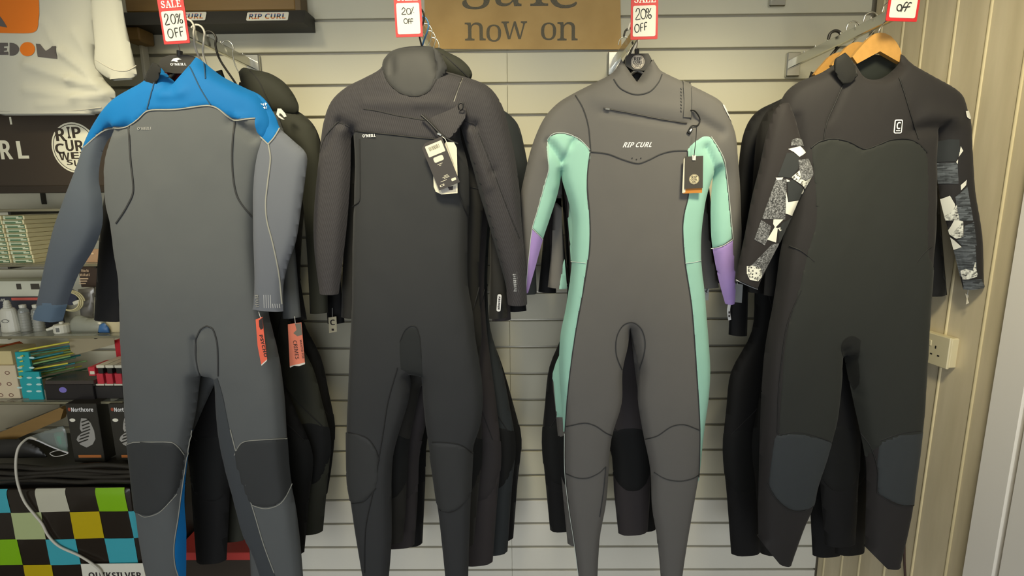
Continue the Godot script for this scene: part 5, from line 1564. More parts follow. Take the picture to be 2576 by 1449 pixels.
func shelves() -> void:
	# header board
	var z := 0.235
	var dark := M("header black", rgb(54, 44, 32), 0.45)
	var white := M("header white", rgb(226, 222, 196), 0.5)
	var t := thing("header_board", "black header board with white capitals and a round emblem, below the cream t-shirt", "sign", P(100, 390, z))
	obj("board", box_px(-260, 291, 300, 470, z, 0.03, 0.002), dark, t)
	obj("lower_lip", box_px(-260, 470, 300, 484, z + 0.006, 0.036, 0.002), M("header edge", rgb(44, 36, 27), 0.3), t)
	for l in [["R", 4, 401, 34, 353], ["L", 47, 399, 74, 355], ["U", -50, 401, -20, 353], ["C", -102, 401, -70, 353]]:
		letters_px("letter", l[0], "Droid Sans", true, l[1], l[2], l[3], l[4], z + 0.0004, white, t)
	var c := P(189, 372, z)
	var r := P(247, 372, z).x - c.x
	obj("emblem_disc", prism(ellipse(0, 0, r, r * 1.06, 40), 0.001, Transform3D(Basis(), c + Vector3(0, 0, 0.0008))), white, t)
	var ring := PackedVector3Array()
	for k in 41:
		ring.append(c + Vector3(r * 0.92 * cos(TAU * k / 40), r * 1.06 * 0.92 * sin(TAU * k / 40), 0.0008))
	obj("emblem_ring", tube(ring, 0.001, 6), dark, t)
	for l in [["R", 142, 355, 168, 322], ["I", 171, 348, 179, 319], ["P", 183, 347, 205, 319], ["C", 141, 387, 164, 361], ["U", 167, 380, 187, 352], ["R", 191, 380, 213, 353], ["L", 217, 382, 236, 356], ["W", 150, 403, 177, 384], ["E", 180, 400, 200, 383], ["T", 203, 399, 222, 382], ["S", 169, 415, 184, 402], ["U", 188, 419, 202, 403], ["I", 206, 418, 211, 403], ["T", 213, 416, 226, 401]]:
		letters_px("emblem_letter", l[0], "Droid Sans", true, l[1], l[2], l[3], l[4], z + 0.001, dark, t)
	letters_px("mark", "l", "Droid Sans", false, 26, 313, 31, 294, z + 0.0004, white, t)
	# glass shelves with a bright front strip
	var glass := M("shelf glass", Color(0.86, 0.9, 0.84, 0.12), 0.05)
	glass.transparency = BaseMaterial3D.TRANSPARENCY_ALPHA
	var strip := M("shelf strip", rgb(150, 146, 122), 0.25, 0.6)
	var zf := 0.225
	var ys := {}
	for s in [["top", 525, "glass shelf with a steel front strip below the black header board", 530], ["carton", 664, "glass shelf that carries the green-fronted cartons", 668], ["bottle", 845, "glass shelf that carries the white bottles and the coiled tube", 849], ["pen", 1010, "glass shelf that carries the teal cards and the black box", 1014]]:
		var a := P(-260, s[1], zf)
		var b := P(311, s[1], zf)
		ys[s[0]] = a.y
		var y: float = P(150, s[1], zf).y
		ys[s[0]] = y
		t = thing("glass_shelf", s[2], "shelf", Vector3(P(100, s[1], zf).x, y, 0.12), "glass shelves under the header board")
		obj("pane", box(Vector3((a.x + b.x) / 2, y - 0.003, 0.115), Vector3(b.x - a.x, 0.006, 0.22), 0.0), glass, t)
		obj("front_strip", box(Vector3((a.x + b.x) / 2, y - 0.0035, zf + 0.003), Vector3(b.x - a.x, 0.008, 0.005), 0.001), strip, t)
		for bx in [95, 300]:
			obj("bracket", box(Vector3(P(bx, s[1], 0.1).x, y - 0.012, 0.1), Vector3(0.008, 0.012, 0.2), 0.001), M("dark steel", rgb(70, 68, 64), 0.35, 0.8), t)
	t = thing("shelf_clip", "dark upright strip on the slats between the header board and the first shelf", "strip", P(102, 497, 0.02))
	obj("strip", box_px(98, 478, 106, 514, 0.02, 0.02, 0.001), M("dark steel", rgb(70, 68, 64), 0.35, 0.8), t)
	# cartons
	var cream := M("carton cream", rgb(240, 228, 178), 0.7)
	var green := M("carton green", rgb(96, 128, 92), 0.6)
	var pale := M("carton pale", rgb(222, 228, 194), 0.6)
	var nth := ["lowest", "second lowest", "third lowest", "fourth lowest", "fifth lowest", "sixth from the bottom", "fifth from the top", "fourth from the top", "third from the top", "second from the top", "topmost"]
	var first: Node3D
	var hh := 0.0135
	var ww := 0.066
	var rng := RandomNumberGenerator.new()
	rng.seed = 11
	var base := P(86, 662, 0.2)
	for col in 2:
		for k in 11:
			var label: String = "%s slim green-fronted cream carton in the %s stack on the glass shelf" % [nth[k], ["right-hand", "left-hand"][col]]
			var at := Vector3(base.x - ww / 2 - col * (ww + 0.004) - 0.0009 * k + rng.randf_range(-0.001, 0.001), ys.carton + 0.0005 + k * hh, 0.135 + rng.randf_range(-0.002, 0.002))
			var o: Node3D
			if first == null:
				o = thing("slim_carton", label, "carton", at, "green-fronted cartons in two stacks")
				first = o
				obj("carton", box(at + Vector3(0, hh * 0.48, 0), Vector3(ww, hh * 0.93, 0.13), 0.001), cream, o)
				obj("front_label", box(at + Vector3(-0.002, hh * 0.48, 0.0655), Vector3(ww * 0.93, hh * 0.78, 0.0012), 0.0004), green, o)
				obj("label_band", box(at + Vector3(-0.006, hh * 0.66, 0.0664), Vector3(ww * 0.7, hh * 0.2, 0.0008), 0.0), pale, o)
				obj("label_band", box(at + Vector3(-0.033 + 0.005, hh * 0.48, 0.0664), Vector3(0.006, hh * 0.75, 0.0008), 0.0), pale, o)
				obj("label_print", box(at + Vector3(0.018, hh * 0.4, 0.0664), Vector3(0.018, hh * 0.28, 0.0008), 0.0), pale, o)
			else:
				o = first.duplicate()
				o.name = numbered("slim_carton")
				add_child(o, true)
				o.position = at
				o.set_meta("label", label)
	# second shelf of goods
	var plastic := M("bottle white", rgb(208, 206, 190), 0.4)
	var clear := M("clear plastic", Color(0.8, 0.82, 0.78, 0.3), 0.12)
	clear.transparency = BaseMaterial3D.TRANSPARENCY_ALPHA
	var ink := M("tag ink", rgb(42, 34, 34), 0.7)
	var yb: float = ys.bottle
	var carton := func(called: String, label: String, cat: String, px: Array, zf_: float, depth: float, m: Material, low := -1.0) -> Node3D:
		var o := thing(called, label, cat, P((px[0] + px[2]) / 2.0, px[3], zf_))
		obj("carton", box_px(px[0], px[1], px[2], px[3], zf_, depth, 0.0015, low), m, o)
		return o
	t = carton.call("hanging_pack", "dark brown hanging pack with cream lettering, seen between the slate sleeve and the black sleeve", "pack", [196, 672, 262, 722], 0.05, 0.03, M("pack brown", rgb(66, 50, 38), 0.5))
	var cream_p := M("pack cream", rgb(226, 196, 158), 0.6)
	glyphs(t, Transform3D(Basis(), P(205, 684, 0.0504)), 0.026, 0.009, 6, cream_p, 6)
	glyphs(t, Transform3D(Basis(), P(202, 695, 0.0504)), 0.034, 0.01, 7, cream_p, 7)
	for k in 3:
		obj("text_line", box_px(199, 700 + k * 6, 222 - 3 * k, 702.5 + k * 6, 0.051, 0.0012, 0.0), cream_p, t)
	obj("peg", tube(PackedVector3Array([P(228, 668, 0.055), P(228, 664, 0.0)]), 0.002, 6), M("dark steel", rgb(70, 68, 64), 0.35, 0.8), t)
	t = carton.call("tan_pack", "small tan pack above the dark brown hanging pack", "pack", [210, 628, 262, 662], 0.2, 0.03, M("pack tan", rgb(176, 142, 112), 0.6), ys.carton + 0.0005)
	obj("text_line", box_px(222, 636, 236, 640, 0.201, 0.0012, 0.0), cream_p, t)
	t = carton.call("white_carton", "long white carton with dark windows at the back of the bottle shelf", "carton", [-80, 708, 120, 747], 0.1, 0.06, M("carton white", rgb(212, 212, 190), 0.6))
	for wx in [[40, 54], [76, 100]]:
		obj("window", box_px(wx[0], 714, wx[1], 728, 0.101, 0.0014, 0.0), M("window dark", rgb(70, 66, 58), 0.3), t)
	t = carton.call("navy_carton", "navy carton with a coral red top strip, behind the white bottle", "carton", [-80, 748, 120, 785], 0.11, 0.06, M("carton navy", rgb(50, 52, 62), 0.5), yb + 0.0005)
	obj("red_strip", box_px(28, 749, 120, 755, 0.111, 0.0014, 0.0), M("strip coral", rgb(212, 96, 82), 0.5), t)
	glyphs(t, Transform3D(Basis(), P(-8, 758, 0.1104)), 0.03, 0.009, 4, plastic, 8)
	var stand := func(px: float, zz: float) -> Vector3: return Vector3(P(px, 800, zz).x, yb + 0.0005, zz)
	var bt: Vector3 = stand.call(24.0, 0.17)
	t = thing("nozzle_bottle", "squat white bottle with a ribbed nozzle and an oval mark, on the bottle shelf", "bottle", bt)
	obj("flask", lathe([[0.0, 0.0], [0.026, 0.0], [0.0285, 0.003], [0.0265, 0.045], [0.023, 0.072], [0.019, 0.079], [0.011, 0.081]], bt, 20, 0.7), plastic, t)
	obj("nozzle", lathe([[0.011, 0.08], [0.0115, 0.084], [0.0095, 0.087], [0.0105, 0.09], [0.0085, 0.093], [0.0095, 0.096], [0.006, 0.105], [0.0, 0.106]], bt, 14), plastic, t)
	var mark := PackedVector3Array()
	for k in 17:
		mark.append(bt + Vector3(0.003 + 0.011 * cos(TAU * k / 16), 0.04 + 0.005 * sin(TAU * k / 16), 0.0195))
	obj("oval_mark", tube(mark, 0.0008, 5), M("mark grey", rgb(110, 112, 108), 0.6), t)
	for b in [[62.0, "clear ribbed bottle next to the squat white bottle"], [95.0, "clear ribbed bottle below the slate blue cuff"]]:
		var at: Vector3 = stand.call(b[0], 0.16)
		t = thing("ribbed_bottle", b[1], "bottle", at, "clear ribbed bottles")
		var prof := [[0.0, 0.0], [0.016, 0.0]]
		for k in 7:
			prof.append([0.0165, 0.004 + k * 0.009])
			prof.append([0.0145, 0.0085 + k * 0.009])
		prof.append_array([[0.014, 0.07], [0.008, 0.078]])
		obj("flask", lathe(prof, at, 18), clear, t)
		obj("contents", lathe([[0.0, 0.001], [0.013, 0.001], [0.013, 0.06], [0.0, 0.061]], at, 14), M("contents grey", rgb(150, 146, 134), 0.4), t)
		obj("cap", lathe([[0.009, 0.078], [0.0095, 0.079], [0.0095, 0.088], [0.0, 0.09]], at, 14), plastic, t)
	var jb: Vector3 = stand.call(152.0, 0.19)
	t = thing("spout_pot", "small cream pot with a slanted spout below the slate blue cuff", "pot", jb)
	obj("pot", lathe([[0.0, 0.0], [0.02, 0.0], [0.0225, 0.004], [0.0225, 0.026], [0.02, 0.0295], [0.0, 0.03]], jb, 18), plastic, t)
	obj("spout", tube(PackedVector3Array([jb + Vector3(-0.012, 0.022, 0.006), jb + Vector3(-0.036, 0.014, 0.016)]), 0.006, 10, 0.0045), plastic, t)
	obj("lid", lathe([[0.006, 0.03], [0.006, 0.037], [0.0, 0.038]], jb, 12), plastic, t)
	obj("label_mark", box(jb + Vector3(0.004, 0.015, 0.0222), Vector3(0.01, 0.014, 0.0008), 0.0), M("mark grey", rgb(110, 112, 108), 0.6), t)
	var cc := P(180, 757, 0.12)
	t = thing("coiled_tube", "coil of thin cream tube standing behind the slate blue sleeve", "tube", cc)
	var turns := PackedVector3Array()
	for k in 97:
		var ang := TAU * k / 32.0
		var rr := 0.044 - 0.003 * k / 32.0
		turns.append(cc + Vector3(rr * cos(ang), rr * 0.82 * sin(ang), 0.004 * k / 32.0))
	obj("tube", tube(turns, 0.0024, 8), M("tube cream", rgb(206, 196, 150), 0.35), t)
	obj("clip", box(cc + Vector3(0.022, -0.004, 0.006), Vector3(0.024, 0.013, 0.008), 0.002, Vector3(0, 0, 0.35)), plastic, t)
	obj("reel", tube(PackedVector3Array([cc + Vector3(-0.004, 0.012, -0.01), cc + Vector3(-0.004, 0.012, 0.003)]), 0.026, 18), M("reel navy", rgb(44, 48, 66), 0.5), t)
	t = thing("foil_pack", "crumpled silver pack behind the coil of tube", "pack", P(225, 770, 0.09))
	obj("foil", cloth([[196, 728], [238, 722], [236, 800], [204, 804]], 0.08, 0.006, 0.5, 0.014, Vector2.ZERO, 0.006, 60).body(), M("foil grey", rgb(150, 146, 140), 0.3, 0.4), t)
	t = thing("plastic_bag", "slumped grey plastic bag of fittings at the right of the bottle shelf", "bag", P(225, 838, 0.17))
	obj("bag", cloth([[172, 840], [178, 806], [196, 792], [222, 800], [250, 802], [272, 818], [280, 840]], 0.17, 0.006, 0.8, 0.03, Vector2.ZERO, 0.008, 60).body(), M("bag grey", rgb(138, 140, 128), 0.25), t)
	obj("blue_fitting", cloth([[246, 838], [250, 818], [262, 812], [274, 824], [276, 838]], 0.2, 0.005, 0.7, 0.012, Vector2.ZERO, 0.003, 60).body(), M("fitting blue", rgb(56, 100, 150), 0.4), t, "blue fitting inside the bag")
	t = carton.call("cream_card", "plain cream card standing at the right end of the bottle shelf", "card", [264, 798, 311, 838], 0.19, 0.004, M("card cream", rgb(196, 184, 146), 0.7), yb + 0.0005)
	# third shelf of goods
	var teal := M("teal card", rgb(28, 160, 164), 0.5)
	t = carton.call("beige_carton", "beige carton printed with rows of brown rings, left of the teal cards", "carton", [-70, 920, 53, 1008], 0.2, 0.1, M("carton beige", rgb(212, 196, 164), 0.6), ys.pen + 0.0005)
	for ry in 3:
		for rx in 2:
			var loop := PackedVector3Array()
			var o := P(-8 + rx * 26 + ry * 5, 938 + ry * 28, 0.2006)
			for k in 13:
				loop.append(o + Vector3(0.007 * cos(TAU * k / 12), 0.0055 * sin(TAU * k / 12), 0))
			obj("ring_print", tube(loop, 0.001, 5), M("ring brown", rgb(120, 74, 62), 0.6), t)
	t = carton.call("cream_carton", "small cream carton on top of the beige ringed carton", "carton", [-70, 884, 33, 918], 0.19, 0.09, M("carton cream plain", rgb(208, 192, 140), 0.6))
	for k in 2:
		var px: Array = [[36, 886, 92, 1007], [60, 936, 110, 1008]][k]
		t = thing("teal_card", ["teal blister card with white ovals, right of the beige ringed carton", "teal blister card with white ovals, in front next to the black box"][k], "card", P((px[0] + px[2]) / 2, px[3], 0.2 + 0.012 * k), "teal blister cards")
		obj("card", box_px(px[0], px[1], px[2], px[3], 0.2 + 0.012 * k, 0.008, 0.001, ys.pen + 0.0005), teal, t)
		var n := 4 - k
		for j in n:
			for i in 2:
				var o := P(px[0] + 14 + i * (px[2] - px[0] - 26), px[1] + 14 + j * (px[3] - px[1] - 20) / n, 0.2 + 0.012 * k)
				obj("oval_print", prism(ellipse(0, 0, 0.009, 0.0034, 14), 0.0012, Transform3D(Basis(), o + Vector3(0, 0, 0.0008))), M("oval white", rgb(186, 222, 216), 0.5), t)
	var stick_c := [rgb(214, 204, 60), rgb(46, 110, 78), rgb(30, 130, 140), rgb(120, 160, 90)]
	rng.seed = 5
	for k in 18:
		var row := k % 6
		var lev: int = k / 6
		var o := P(56 + lev * 12 + rng.randf_range(-3, 3), 882 + row * 13 + lev * 5, 0.2 - 0.03 * lev)
		var e := P(164 + lev * 22 + rng.randf_range(-6, 14), 862 + row * 12 + lev * 4 + rng.randf_range(-4, 4), 0.14 - 0.04 * lev)
		var lab: String = ["yellow", "dark green", "teal", "pale green"][k % 4]
		t = thing("thin_stick", "%s thin stick, %s from the top in the %s layer of the fanned bundle" % [lab, ["first", "second", "third", "fourth", "fifth", "sixth"][row], ["front", "middle", "back"][lev]], "stick", o, "%s sticks in the fanned bundle" % lab)
		obj("shaft", tube(PackedVector3Array([o, o.lerp(e, 0.55), e]), 0.0032, 6), M("stick %d" % (k % 4), stick_c[k % 4], 0.4), t)
		obj("tip", tube(PackedVector3Array([o + (o - e).normalized() * 0.008, o]), 0.0018, 6, 0.0032), M("stick 0", stick_c[0], 0.4), t)
	for k in 4:
		var o := P(-30 + 6 * k, 884 - 3 * k, 0.16)
		var e := P(62 - 4 * k, 866 - 2 * k, 0.09)
		t = thing("rust_stick", "rust red thin stick, %s of four above the cream carton" % ["lowest", "second lowest", "second highest", "highest"][k], "stick", o, "rust red sticks above the cream carton")
		obj("shaft", tube(PackedVector3Array([o, e]), 0.0028, 6), M("stick rust", rgb(176, 84, 40), 0.4), t)
	t = carton.call("black_case", "flat black case with a violet oval on its front, on the third glass shelf", "case", [110, 968, 238, 1005], 0.215, 0.11, M("case black", rgb(30, 27, 28), 0.3), ys.pen + 0.0005)
	obj("lid", box_px(112, 958, 236, 967, 0.213, 0.1, 0.0015), M("lid smoke", rgb(64, 58, 54), 0.2), t)
	var vo := P(158, 981, 0.2158)
	obj("oval_mark", prism(ellipse(0, 0, 0.0125, 0.0095, 20), 0.001, Transform3D(Basis(), vo)), M("violet", rgb(122, 112, 190), 0.4), t)
	for k in 3:
		var x0 := 241 + k * 23
		t = thing("red_box", ["red pack with a white cap strip, leftmost of three beside the black case", "red pack with a white cap strip, middle of the three beside the black case", "red pack with a white cap strip, rightmost, against the grey leg"][k], "pack", P(x0 + 10, 968, 0.2), "red packs on the third glass shelf")
		obj("pack", box_px(x0, 940, x0 + 21, 968, 0.2, 0.11, 0.0015), M("pack red", rgb(190, 44, 58), 0.5), t)
		obj("dark_window", box_px(x0 + 4, 926, x0 + 19, 940, 0.2, 0.11, 0.001), M("window black", rgb(26, 26, 22), 0.4), t)
		obj("white_cap", box_px(x0, 919, x0 + 21, 926, 0.2, 0.13, 0.001), M("cap white", rgb(208, 204, 184), 0.5), t)
		obj("white_edge", box_px(x0, 966, x0 + 21, 970, 0.2015, 0.11, 0.0), M("cap white", rgb(208, 204, 184), 0.5), t)
	t = carton.call("red_carton", "red carton end with a white spot, left of the three red packs", "carton", [220, 924, 240, 946], 0.2, 0.08, M("pack red", rgb(190, 44, 58), 0.5))
	obj("white_spot", box_px(225, 934, 238, 942, 0.2012, 0.002, 0.001), M("cap white", rgb(208, 204, 184), 0.5), t)
	t = carton.call("tray", "low black tray under the red packs", "tray", [236, 972, 312, 1008], 0.205, 0.14, M("tray black", rgb(34, 31, 29), 0.5), ys.pen + 0.0005)
	t = carton.call("scarlet_carton", "scarlet carton at the back, right under the bottle shelf's end", "carton", [286, 856, 330, 898], 0.1, 0.06, M("scarlet", rgb(196, 26, 40), 0.5), ys.pen + 0.0005)
	t = thing("reflection_sheet", "beige sheet standing for a reflection in the glass under the bottle shelf", "card", P(230, 870, 0.15))
	card_px("sheet", [[172, 850], [286, 848], [288, 866], [192, 892], [178, 884]], 0.12, 0.002, M("sheet beige", rgb(168, 156, 124), 0.7), t)  # reflection in the shelf glass, modelled as a flat beige sheet
	# bottom of the display: two black cartons, board, pouch, cable
	var ybase: float = P(200, 1163, 0.24).y
	var boxm := M("carton black", rgb(36, 34, 27), 0.45)
	for k in 2:
		var px: Array = [[163, 1016, 264, 1162], [271, 1016, 340, 1158]][k]
		var zz: float = [0.25, 0.24][k]
		t = carton.call("boot_carton", ["black carton with a white drawing of a boot, beside the clear pouch", "black carton half hidden behind the grey knee"][k], "carton", px, zz, 0.06, boxm)
		t.set_meta("group", "black boot cartons")
		var x0: float = px[0]
		letters_px("lettering", "Northcore", "Droid Sans", true, x0 + 17, 1036, x0 + 72, 1025, zz + 0.0006, M("logo white", rgb(225, 225, 225), 0.7), t)
		obj("logo_mark", prism(ellipse(0, 0, 0.0045, 0.006, 12), 0.001, Transform3D(Basis(), P(x0 + 11, 1030, zz + 0.0008))), M("logo rust", rgb(150, 66, 40), 0.6), t)
		obj("size_sticker", prism(ellipse(0, 0, 0.0095, 0.0058, 14), 0.001, Transform3D(Basis(), P(x0 + 19, 1057, zz + 0.0008))), M("sticker white", rgb(222, 220, 205), 0.5), t)
		var boot := PackedVector2Array()
		var o := P(x0 + 56, 1085, zz)
		for p in [[-10, -38], [4, -37], [14, -24], [20, -2], [20, 22], [10, 38], [-8, 47], [-24, 38], [-32, 24], [-27, 14], [-14, 4], [-18, -8], [-15, -22]]:
			boot.append(Vector2(p[0], -p[1]) * 0.00119)
		obj("boot_drawing", prism(boot, 0.001, Transform3D(Basis(), o + Vector3(0, 0, 0.0008))), M("boot grey", rgb(150, 148, 142), 0.6), t)
		for j in 7:
			obj("boot_strap", box(o + Vector3(0.0 if j < 3 else -0.004 * (j - 2), 0.036 - j * 0.0115, 0.0012), Vector3(0.026 if j < 3 else 0.034, 0.0042, 0.0008), 0.0, Vector3(0, 0, 0.35)), boxm, t)
		obj("orange_line", box_px(x0 + 34, 1145, x0 + 92, 1151, zz + 0.001, 0.0015, 0.0), M("line amber", rgb(164, 96, 40), 0.6), t)
	t = thing("leaning_board", "brown wooden board leaning at a slant behind the clear pouch", "board", P(80, 1080, 0.1))
	card_px("board", [[-80, 1110], [-80, 1142], [0, 1122], [152, 1056], [160, 1030], [150, 1026], [0, 1088]], 0.22, 0.02, mats["brown wood"], t)
	t = thing("stone_board", "stone-coloured board at a slant above the brown leaning board", "board", P(80, 1030, 0.08))
	card_px("panel", [[-80, 1018], [150, 1018], [150, 1024], [0, 1084], [-80, 1104]], 0.06, 0.012, M("panel stone", rgb(160, 152, 128), 0.7), t)
	var film := M("pouch film", Color(0.6, 0.64, 0.62, 0.35), 0.15)
	film.transparency = BaseMaterial3D.TRANSPARENCY_ALPHA
	t = thing("clear_pouch", "clear pouch with a teal insert and a white edge, left of the boot carton", "pouch", P(120, 1130, 0.26))
	obj("film", cloth([[70, 1100], [110, 1085], [160, 1070], [168, 1090], [172, 1140], [150, 1134], [100, 1114]], 0.245, 0.006, 0.3, 0.01, Vector2.ZERO, 0.004, 60).body(), film, t)
	obj("teal_insert", cloth([[134, 1090], [160, 1084], [170, 1136], [146, 1126]], 0.238, 0.006, 0.3, 0.006, Vector2.ZERO, 0.002, 60).body(), M("insert teal", rgb(92, 168, 140), 0.5), t)
	obj("white_edge", tube(curve([P(70, 1102, 0.256), P(95, 1108, 0.258), P(130, 1124, 0.258), P(172, 1140, 0.258)], 4), 0.0022, 6), M("ribbon white", rgb(206, 206, 206), 0.7), t)
	obj("cord_loop", tube(curve([P(172, 1138, 0.258), P(148, 1133, 0.262), P(126, 1140, 0.264), P(138, 1148, 0.264), P(160, 1145, 0.262), P(172, 1140, 0.258)], 5), 0.0014, 6), M("cord pale", rgb(190, 188, 180), 0.6), t)
	t = thing("earbud", "white plastic ear piece lying beside the brown leaning board", "earpiece", P(28, 1116, 0.2))
	obj("bud", tube(curve([P(12, 1120, 0.2), P(20, 1112, 0.2), P(34, 1108, 0.2), P(46, 1105, 0.2)], 4), 0.006, 8, 0.003), plastic, t)
	t = thing("white_cable", "thin white cable curving down over the black cloth and the chequered bag", "cable", P(45, 1150, 0.3))
	obj("lead", tube(curve([P(92, 1106, 0.262), P(74, 1101, 0.27), P(52, 1118, 0.295), P(42, 1142, 0.305), P(40, 1180, 0.31), P(46, 1220, 0.31), P(62, 1262, 0.31), P(88, 1296, 0.31), P(106, 1318, 0.31), P(122, 1348, 0.31), P(150, 1375, 0.31), P(200, 1398, 0.31), P(240, 1424, 0.315), P(256, 1444, 0.315), P(262, 1475, 0.31)], 6), 0.0038, 8), M("cable white", rgb(198, 194, 180), 0.45), t)
	t = thing("dark_pouch", "dark pouch lying behind the white cable on the black cloth", "pouch", P(40, 1150, 0.2))
	obj("pouch", cloth([[-40, 1110], [40, 1104], [90, 1120], [120, 1150], [60, 1152], [-40, 1152]], 0.24, 0.007, 0.5, 0.03, Vector2.ZERO, 0.008, 60).body(), M("pouch black", rgb(32, 31, 28), 0.4), t)
	# black cloth over the base
	var cloth_m := M("black sheet", rgb(34, 31, 26), 0.28)
	t = thing("draped_base", "low display base draped in shiny black sheeting under the boot cartons", "table", Vector3(P(100, 1200, 0.2).x, 0, 0.15))
	var bx0 := P(-260, 1165, 0.28).x
	var bx1 := P(340, 1165, 0.28).x
	obj("top", box(Vector3((bx0 + bx1) / 2, ybase - 0.016, 0.15), Vector3(bx1 - bx0, 0.03, 0.27), 0.008), cloth_m, t)
	for k in 4:
		var y: float = P(100, 1176 + k * 12, 0.288).y
		var pts := []
		for j in 9:
			pts.append(Vector3(lerpf(bx0, bx1, j / 8.0), y + 0.004 * sin(j * 2.1 + k * 1.7), 0.284 + 0.005 * cos(j * 1.3 + k)))
		obj("sheet_fold", tube(curve(pts, 4), 0.0085, 8), cloth_m, t)
	obj("base", box(Vector3((bx0 + bx1) / 2, (ybase - 0.03) / 2, 0.14), Vector3(bx1 - bx0 - 0.02, ybase - 0.03, 0.25), 0.004), M("base black", rgb(30, 28, 24), 0.5), t)
	# chequered bag
	var zb := 0.29
	var q := cloth([[-120, 1226], [0, 1227], [120, 1226], [240, 1224], [326, 1226], [340, 1280], [352, 1350], [366, 1420], [378, 1500], [392, 1600], [200, 1605], [-120, 1600], [-124, 1400]], zb, 0.009, 0.2, 0.012, Vector2.ZERO, 0.004)
	t = thing("chequered_bag", "glossy black bag chequered in cyan, lime, yellow and white, under the black sheeting", "bag", P(150, 1300, zb))
	obj("bag", q.body(), M("bag black", rgb(34, 28, 22), 0.2), t)
	var cols := {"c": rgb(62, 164, 178), "w": rgb(186, 184, 164), "g": rgb(126, 180, 16), "y": rgb(186, 164, 12), "p": rgb(172, 184, 132)}
	for s in [["c", [[-40, 1231], [20, 1230], [28, 1289], [-40, 1291]]], ["w", [[91, 1229], [166, 1228], [177, 1286], [100, 1288]]], ["g", [[241, 1227], [314, 1226], [323, 1285], [251, 1286]]], ["p", [[28, 1290], [104, 1288], [116, 1356], [40, 1357]]], ["y", [[176, 1288], [250, 1286], [263, 1353], [188, 1355]]], ["c", [[323, 1286], [345, 1285], [352, 1352], [337, 1353]]], ["g", [[-40, 1358], [43, 1356], [58, 1420], [-40, 1422]]], ["c", [[115, 1357], [190, 1355], [204, 1419], [128, 1421]]], ["c", [[263, 1354], [337, 1353], [348, 1417], [277, 1419]]], ["y", [[59, 1421], [130, 1420], [140, 1480], [70, 1482]]]]:
		obj("square", q.panel(s[1], 0.0012, false, 1), M("square " + s[0], cols[s[0]], 0.3), t)
	t = thing("bag_label", "white swing label with bold capitals, on the chequered bag's lower edge", "label", P(290, 1430, zb + 0.02))
	card_px("card", [[203, 1419], [372, 1417], [380, 1500], [216, 1502]], zb + 0.018, 0.0015, M("sticker white", rgb(222, 220, 205), 0.5), t)
	letters_px("lettering", "QUIKSILVER", "Droid Sans", true, 225, 1459, 358, 1440, zb + 0.0186, ink, t)
	card_px("gold_mark", [[362, 1432], [375, 1430], [374, 1446], [366, 1449]], zb + 0.0186, 0.0008, M("gold mark", rgb(196, 160, 60), 0.5), t)
	# behind the legs
	t = thing("dark_crate", "dark brown box with a red lid edge on the floor behind the blue-striped leg", "box", Vector3(P(555, 1420, 0.16).x, 0, 0.1))
	var ctop: float = P(555, 1408, 0.17).y
	var cx0 := P(440, 1408, 0.17).x
	var cx1 := P(637, 1408, 0.17).x
	obj("crate", box(Vector3((cx0 + cx1) / 2, ctop / 2, 0.095), Vector3(cx1 - cx0, ctop, 0.15), 0.003), M("crate brown", rgb(52, 44, 34), 0.6), t)
	var rh: float = P(555, 1389, 0.17).y - ctop
	obj("red_lid", box(Vector3((cx0 + cx1) / 2, ctop + rh / 2, 0.097), Vector3(cx1 - cx0 + 0.004, rh, 0.154), 0.002), M("lid red", rgb(186, 62, 56), 0.5), t)


const SPOT_COLOR := Color(1.0, 0.95, 0.8)
const SPOTS := [[-1.1, 1.3, -0.85, 1.46, 3.9, 25.0, 0.0], [-0.25, 1.3, -0.25, 1.46, 3.9, 25.0, 0.0], [0.6, 1.3, 0.55, 1.46, 3.9, 25.0, 0.0], [0.45, 1.5, 1.2, 1.6, 2.7, 27.0, 0.4]]
const PANELS := [[-0.4, 2.6, 2.6, 0.5, Color(1.0, 0.98, 0.94), 0.5]]
const DAY := [-0.5, 1.05, 3.2, 1.7, 5.2]
const DAY_COLOR := Color(0.96, 0.98, 1.0)


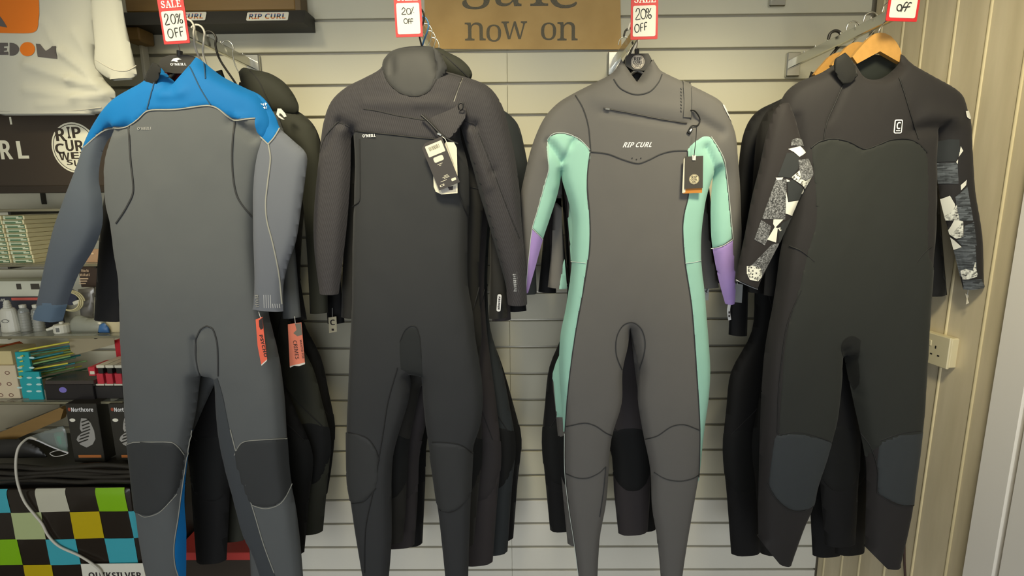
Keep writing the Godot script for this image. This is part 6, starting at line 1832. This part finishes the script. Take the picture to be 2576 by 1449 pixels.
func _ready() -> void:
	var cam := Camera3D.new()
	cam.name = "camera"
	lens = Basis.from_euler(Vector3(-0.17507, 0.00986, -0.00909))
	cam.fov = rad_to_deg(2.0 * atan(724.5 / F))
	cam.near = 0.02
	cam.far = 50.0
	add_child(cam)
	cam.transform = Transform3D(lens, EYE)
	cam.current = true
	var env := Environment.new()
	env.background_mode = Environment.BG_COLOR
	env.background_color = Color(0.02, 0.02, 0.02)
	env.tonemap_mode = Environment.TONE_MAPPER_LINEAR
	env.tonemap_exposure = 0.82
	env.sdfgi_enabled = true
	env.ssao_enabled = true
	env.ssil_enabled = true
	var we := WorldEnvironment.new()
	we.name = "environment"
	we.environment = env
	add_child(we)
	noise.seed = 7
	noise.frequency = 0.01
	cloth_tex = noise_tex(0.02, Color(0.88, 0.88, 0.88), Color(1, 1, 1), 1)
	cloth_bump = noise_tex(0.35, Color.BLACK, Color.WHITE, 2, FastNoiseLite.TYPE_SIMPLEX_SMOOTH, true)
	grain_tex = noise_tex(0.035, rgb(214, 202, 170), rgb(228, 215, 184), 3, FastNoiseLite.TYPE_SIMPLEX_SMOOTH)
	blot_tex = noise_tex(0.012, Color(0.9, 0.89, 0.86), Color(1, 1, 1), 6)
	setting()
	rail_arm(640, 165, 0.44, "chrome display rail on the far left, above the blue-yoked suit")
	var x2 := P(1040, 200, 0.42).x
	var px2 := 1303.0 + (x2 - 0.0) * F / 1.8
	rail_arm(px2 - 8, 158, 0.435, "chrome display rail hidden behind the ribbed suit's tall neck")
	rail_arm(1545, 158, 0.42, "chrome display rail right of the kraft banner, above the mint suit")
	rail_arm(1992, 160, 0.485, "chrome display rail nearest the boarded wall, with stop pins along its top")
	wall_things()
	shirt()
	shelves()
	suit_blue()
	suit_ribbed()
	suit_mint()
	suit_patterned()
	back_suits()
	tags()
	var two := [[0.12, 0.2], [0.18, 0.09], [0.27, 0.12], [0.27, 0.24], [0.12, 0.44], [0.32, 0.43]]
	sale_sign(Vector2(413, 112), Vector2(478, 108), Vector2(387, -12), 0.455, "red sale card tilted over the leftmost rail, above the black wave-emblem hanger", [0.13, 0.88, 1.28], [two, oval(0.5, 0.27, 0.1, 0.16), [[0.85, 0.1], [0.68, 0.44]], oval(0.7, 0.16, 0.05, 0.05), oval(0.86, 0.36, 0.06, 0.06), oval(0.28, 0.74, 0.12, 0.15), [[0.52, 0.88], [0.5, 0.6], [0.64, 0.58]], [[0.5, 0.73], [0.62, 0.71]], [[0.74, 0.86], [0.73, 0.58], [0.88, 0.55]], [[0.73, 0.71], [0.86, 0.69]]], 0.0011, 0)
	sale_sign(Vector2(996, 94), Vector2(1064, 92), Vector2(990, -30), 0.45, "red sale card over the second rail with small OFF lettering", [0.12, 0.88, 1.24], [[[0.24, 0.22], [0.3, 0.15], [0.37, 0.18], [0.36, 0.25], [0.22, 0.36], [0.42, 0.36]], oval(0.53, 0.27, 0.09, 0.1), [[0.75, 0.13], [0.62, 0.37]], [[0.64, 0.2], [0.66, 0.18]], [[0.74, 0.32], [0.76, 0.31]], oval(0.38, 0.58, 0.08, 0.08), [[0.5, 0.67], [0.5, 0.53], [0.58, 0.52]], [[0.5, 0.59], [0.57, 0.58]], [[0.6, 0.68], [0.61, 0.52], [0.7, 0.52]], [[0.57, 0.6], [0.7, 0.59]]], 0.0009, 1)
	sale_sign(Vector2(1586, 100), Vector2(1654, 98), Vector2(1590, -30), 0.44, "red sale card over the third rail, above the mint suit", [0.12, 0.9, 1.26], [two, oval(0.45, 0.27, 0.11, 0.16), [[0.78, 0.09], [0.58, 0.42]], oval(0.62, 0.16, 0.05, 0.06), oval(0.74, 0.36, 0.06, 0.06), oval(0.18, 0.73, 0.1, 0.13), [[0.35, 0.84], [0.34, 0.6], [0.45, 0.57]], [[0.34, 0.71], [0.43, 0.7]], [[0.52, 0.8], [0.51, 0.57], [0.62, 0.55]], [[0.5, 0.69], [0.6, 0.67]]], 0.0011, 2)
	sale_sign(Vector2(2228, 52), Vector2(2306, 55), Vector2(2250, -80), 0.5, "red sale card over the rightmost rail, its top half outside the photo", [0.12, 0.88, 1.26], [[[0.14, 0.3], [0.2, 0.2], [0.28, 0.22], [0.26, 0.32], [0.14, 0.46], [0.34, 0.44]], oval(0.5, 0.3, 0.11, 0.14), [[0.86, 0.18], [0.7, 0.46]], oval(0.72, 0.24, 0.05, 0.05), oval(0.86, 0.4, 0.05, 0.05), oval(0.34, 0.72, 0.09, 0.09), [[0.42, 0.83], [0.54, 0.58], [0.62, 0.57]], [[0.44, 0.71], [0.6, 0.69]], [[0.56, 0.82], [0.68, 0.58], [0.78, 0.58]], [[0.58, 0.7], [0.74, 0.68]]], 0.0014, 3)
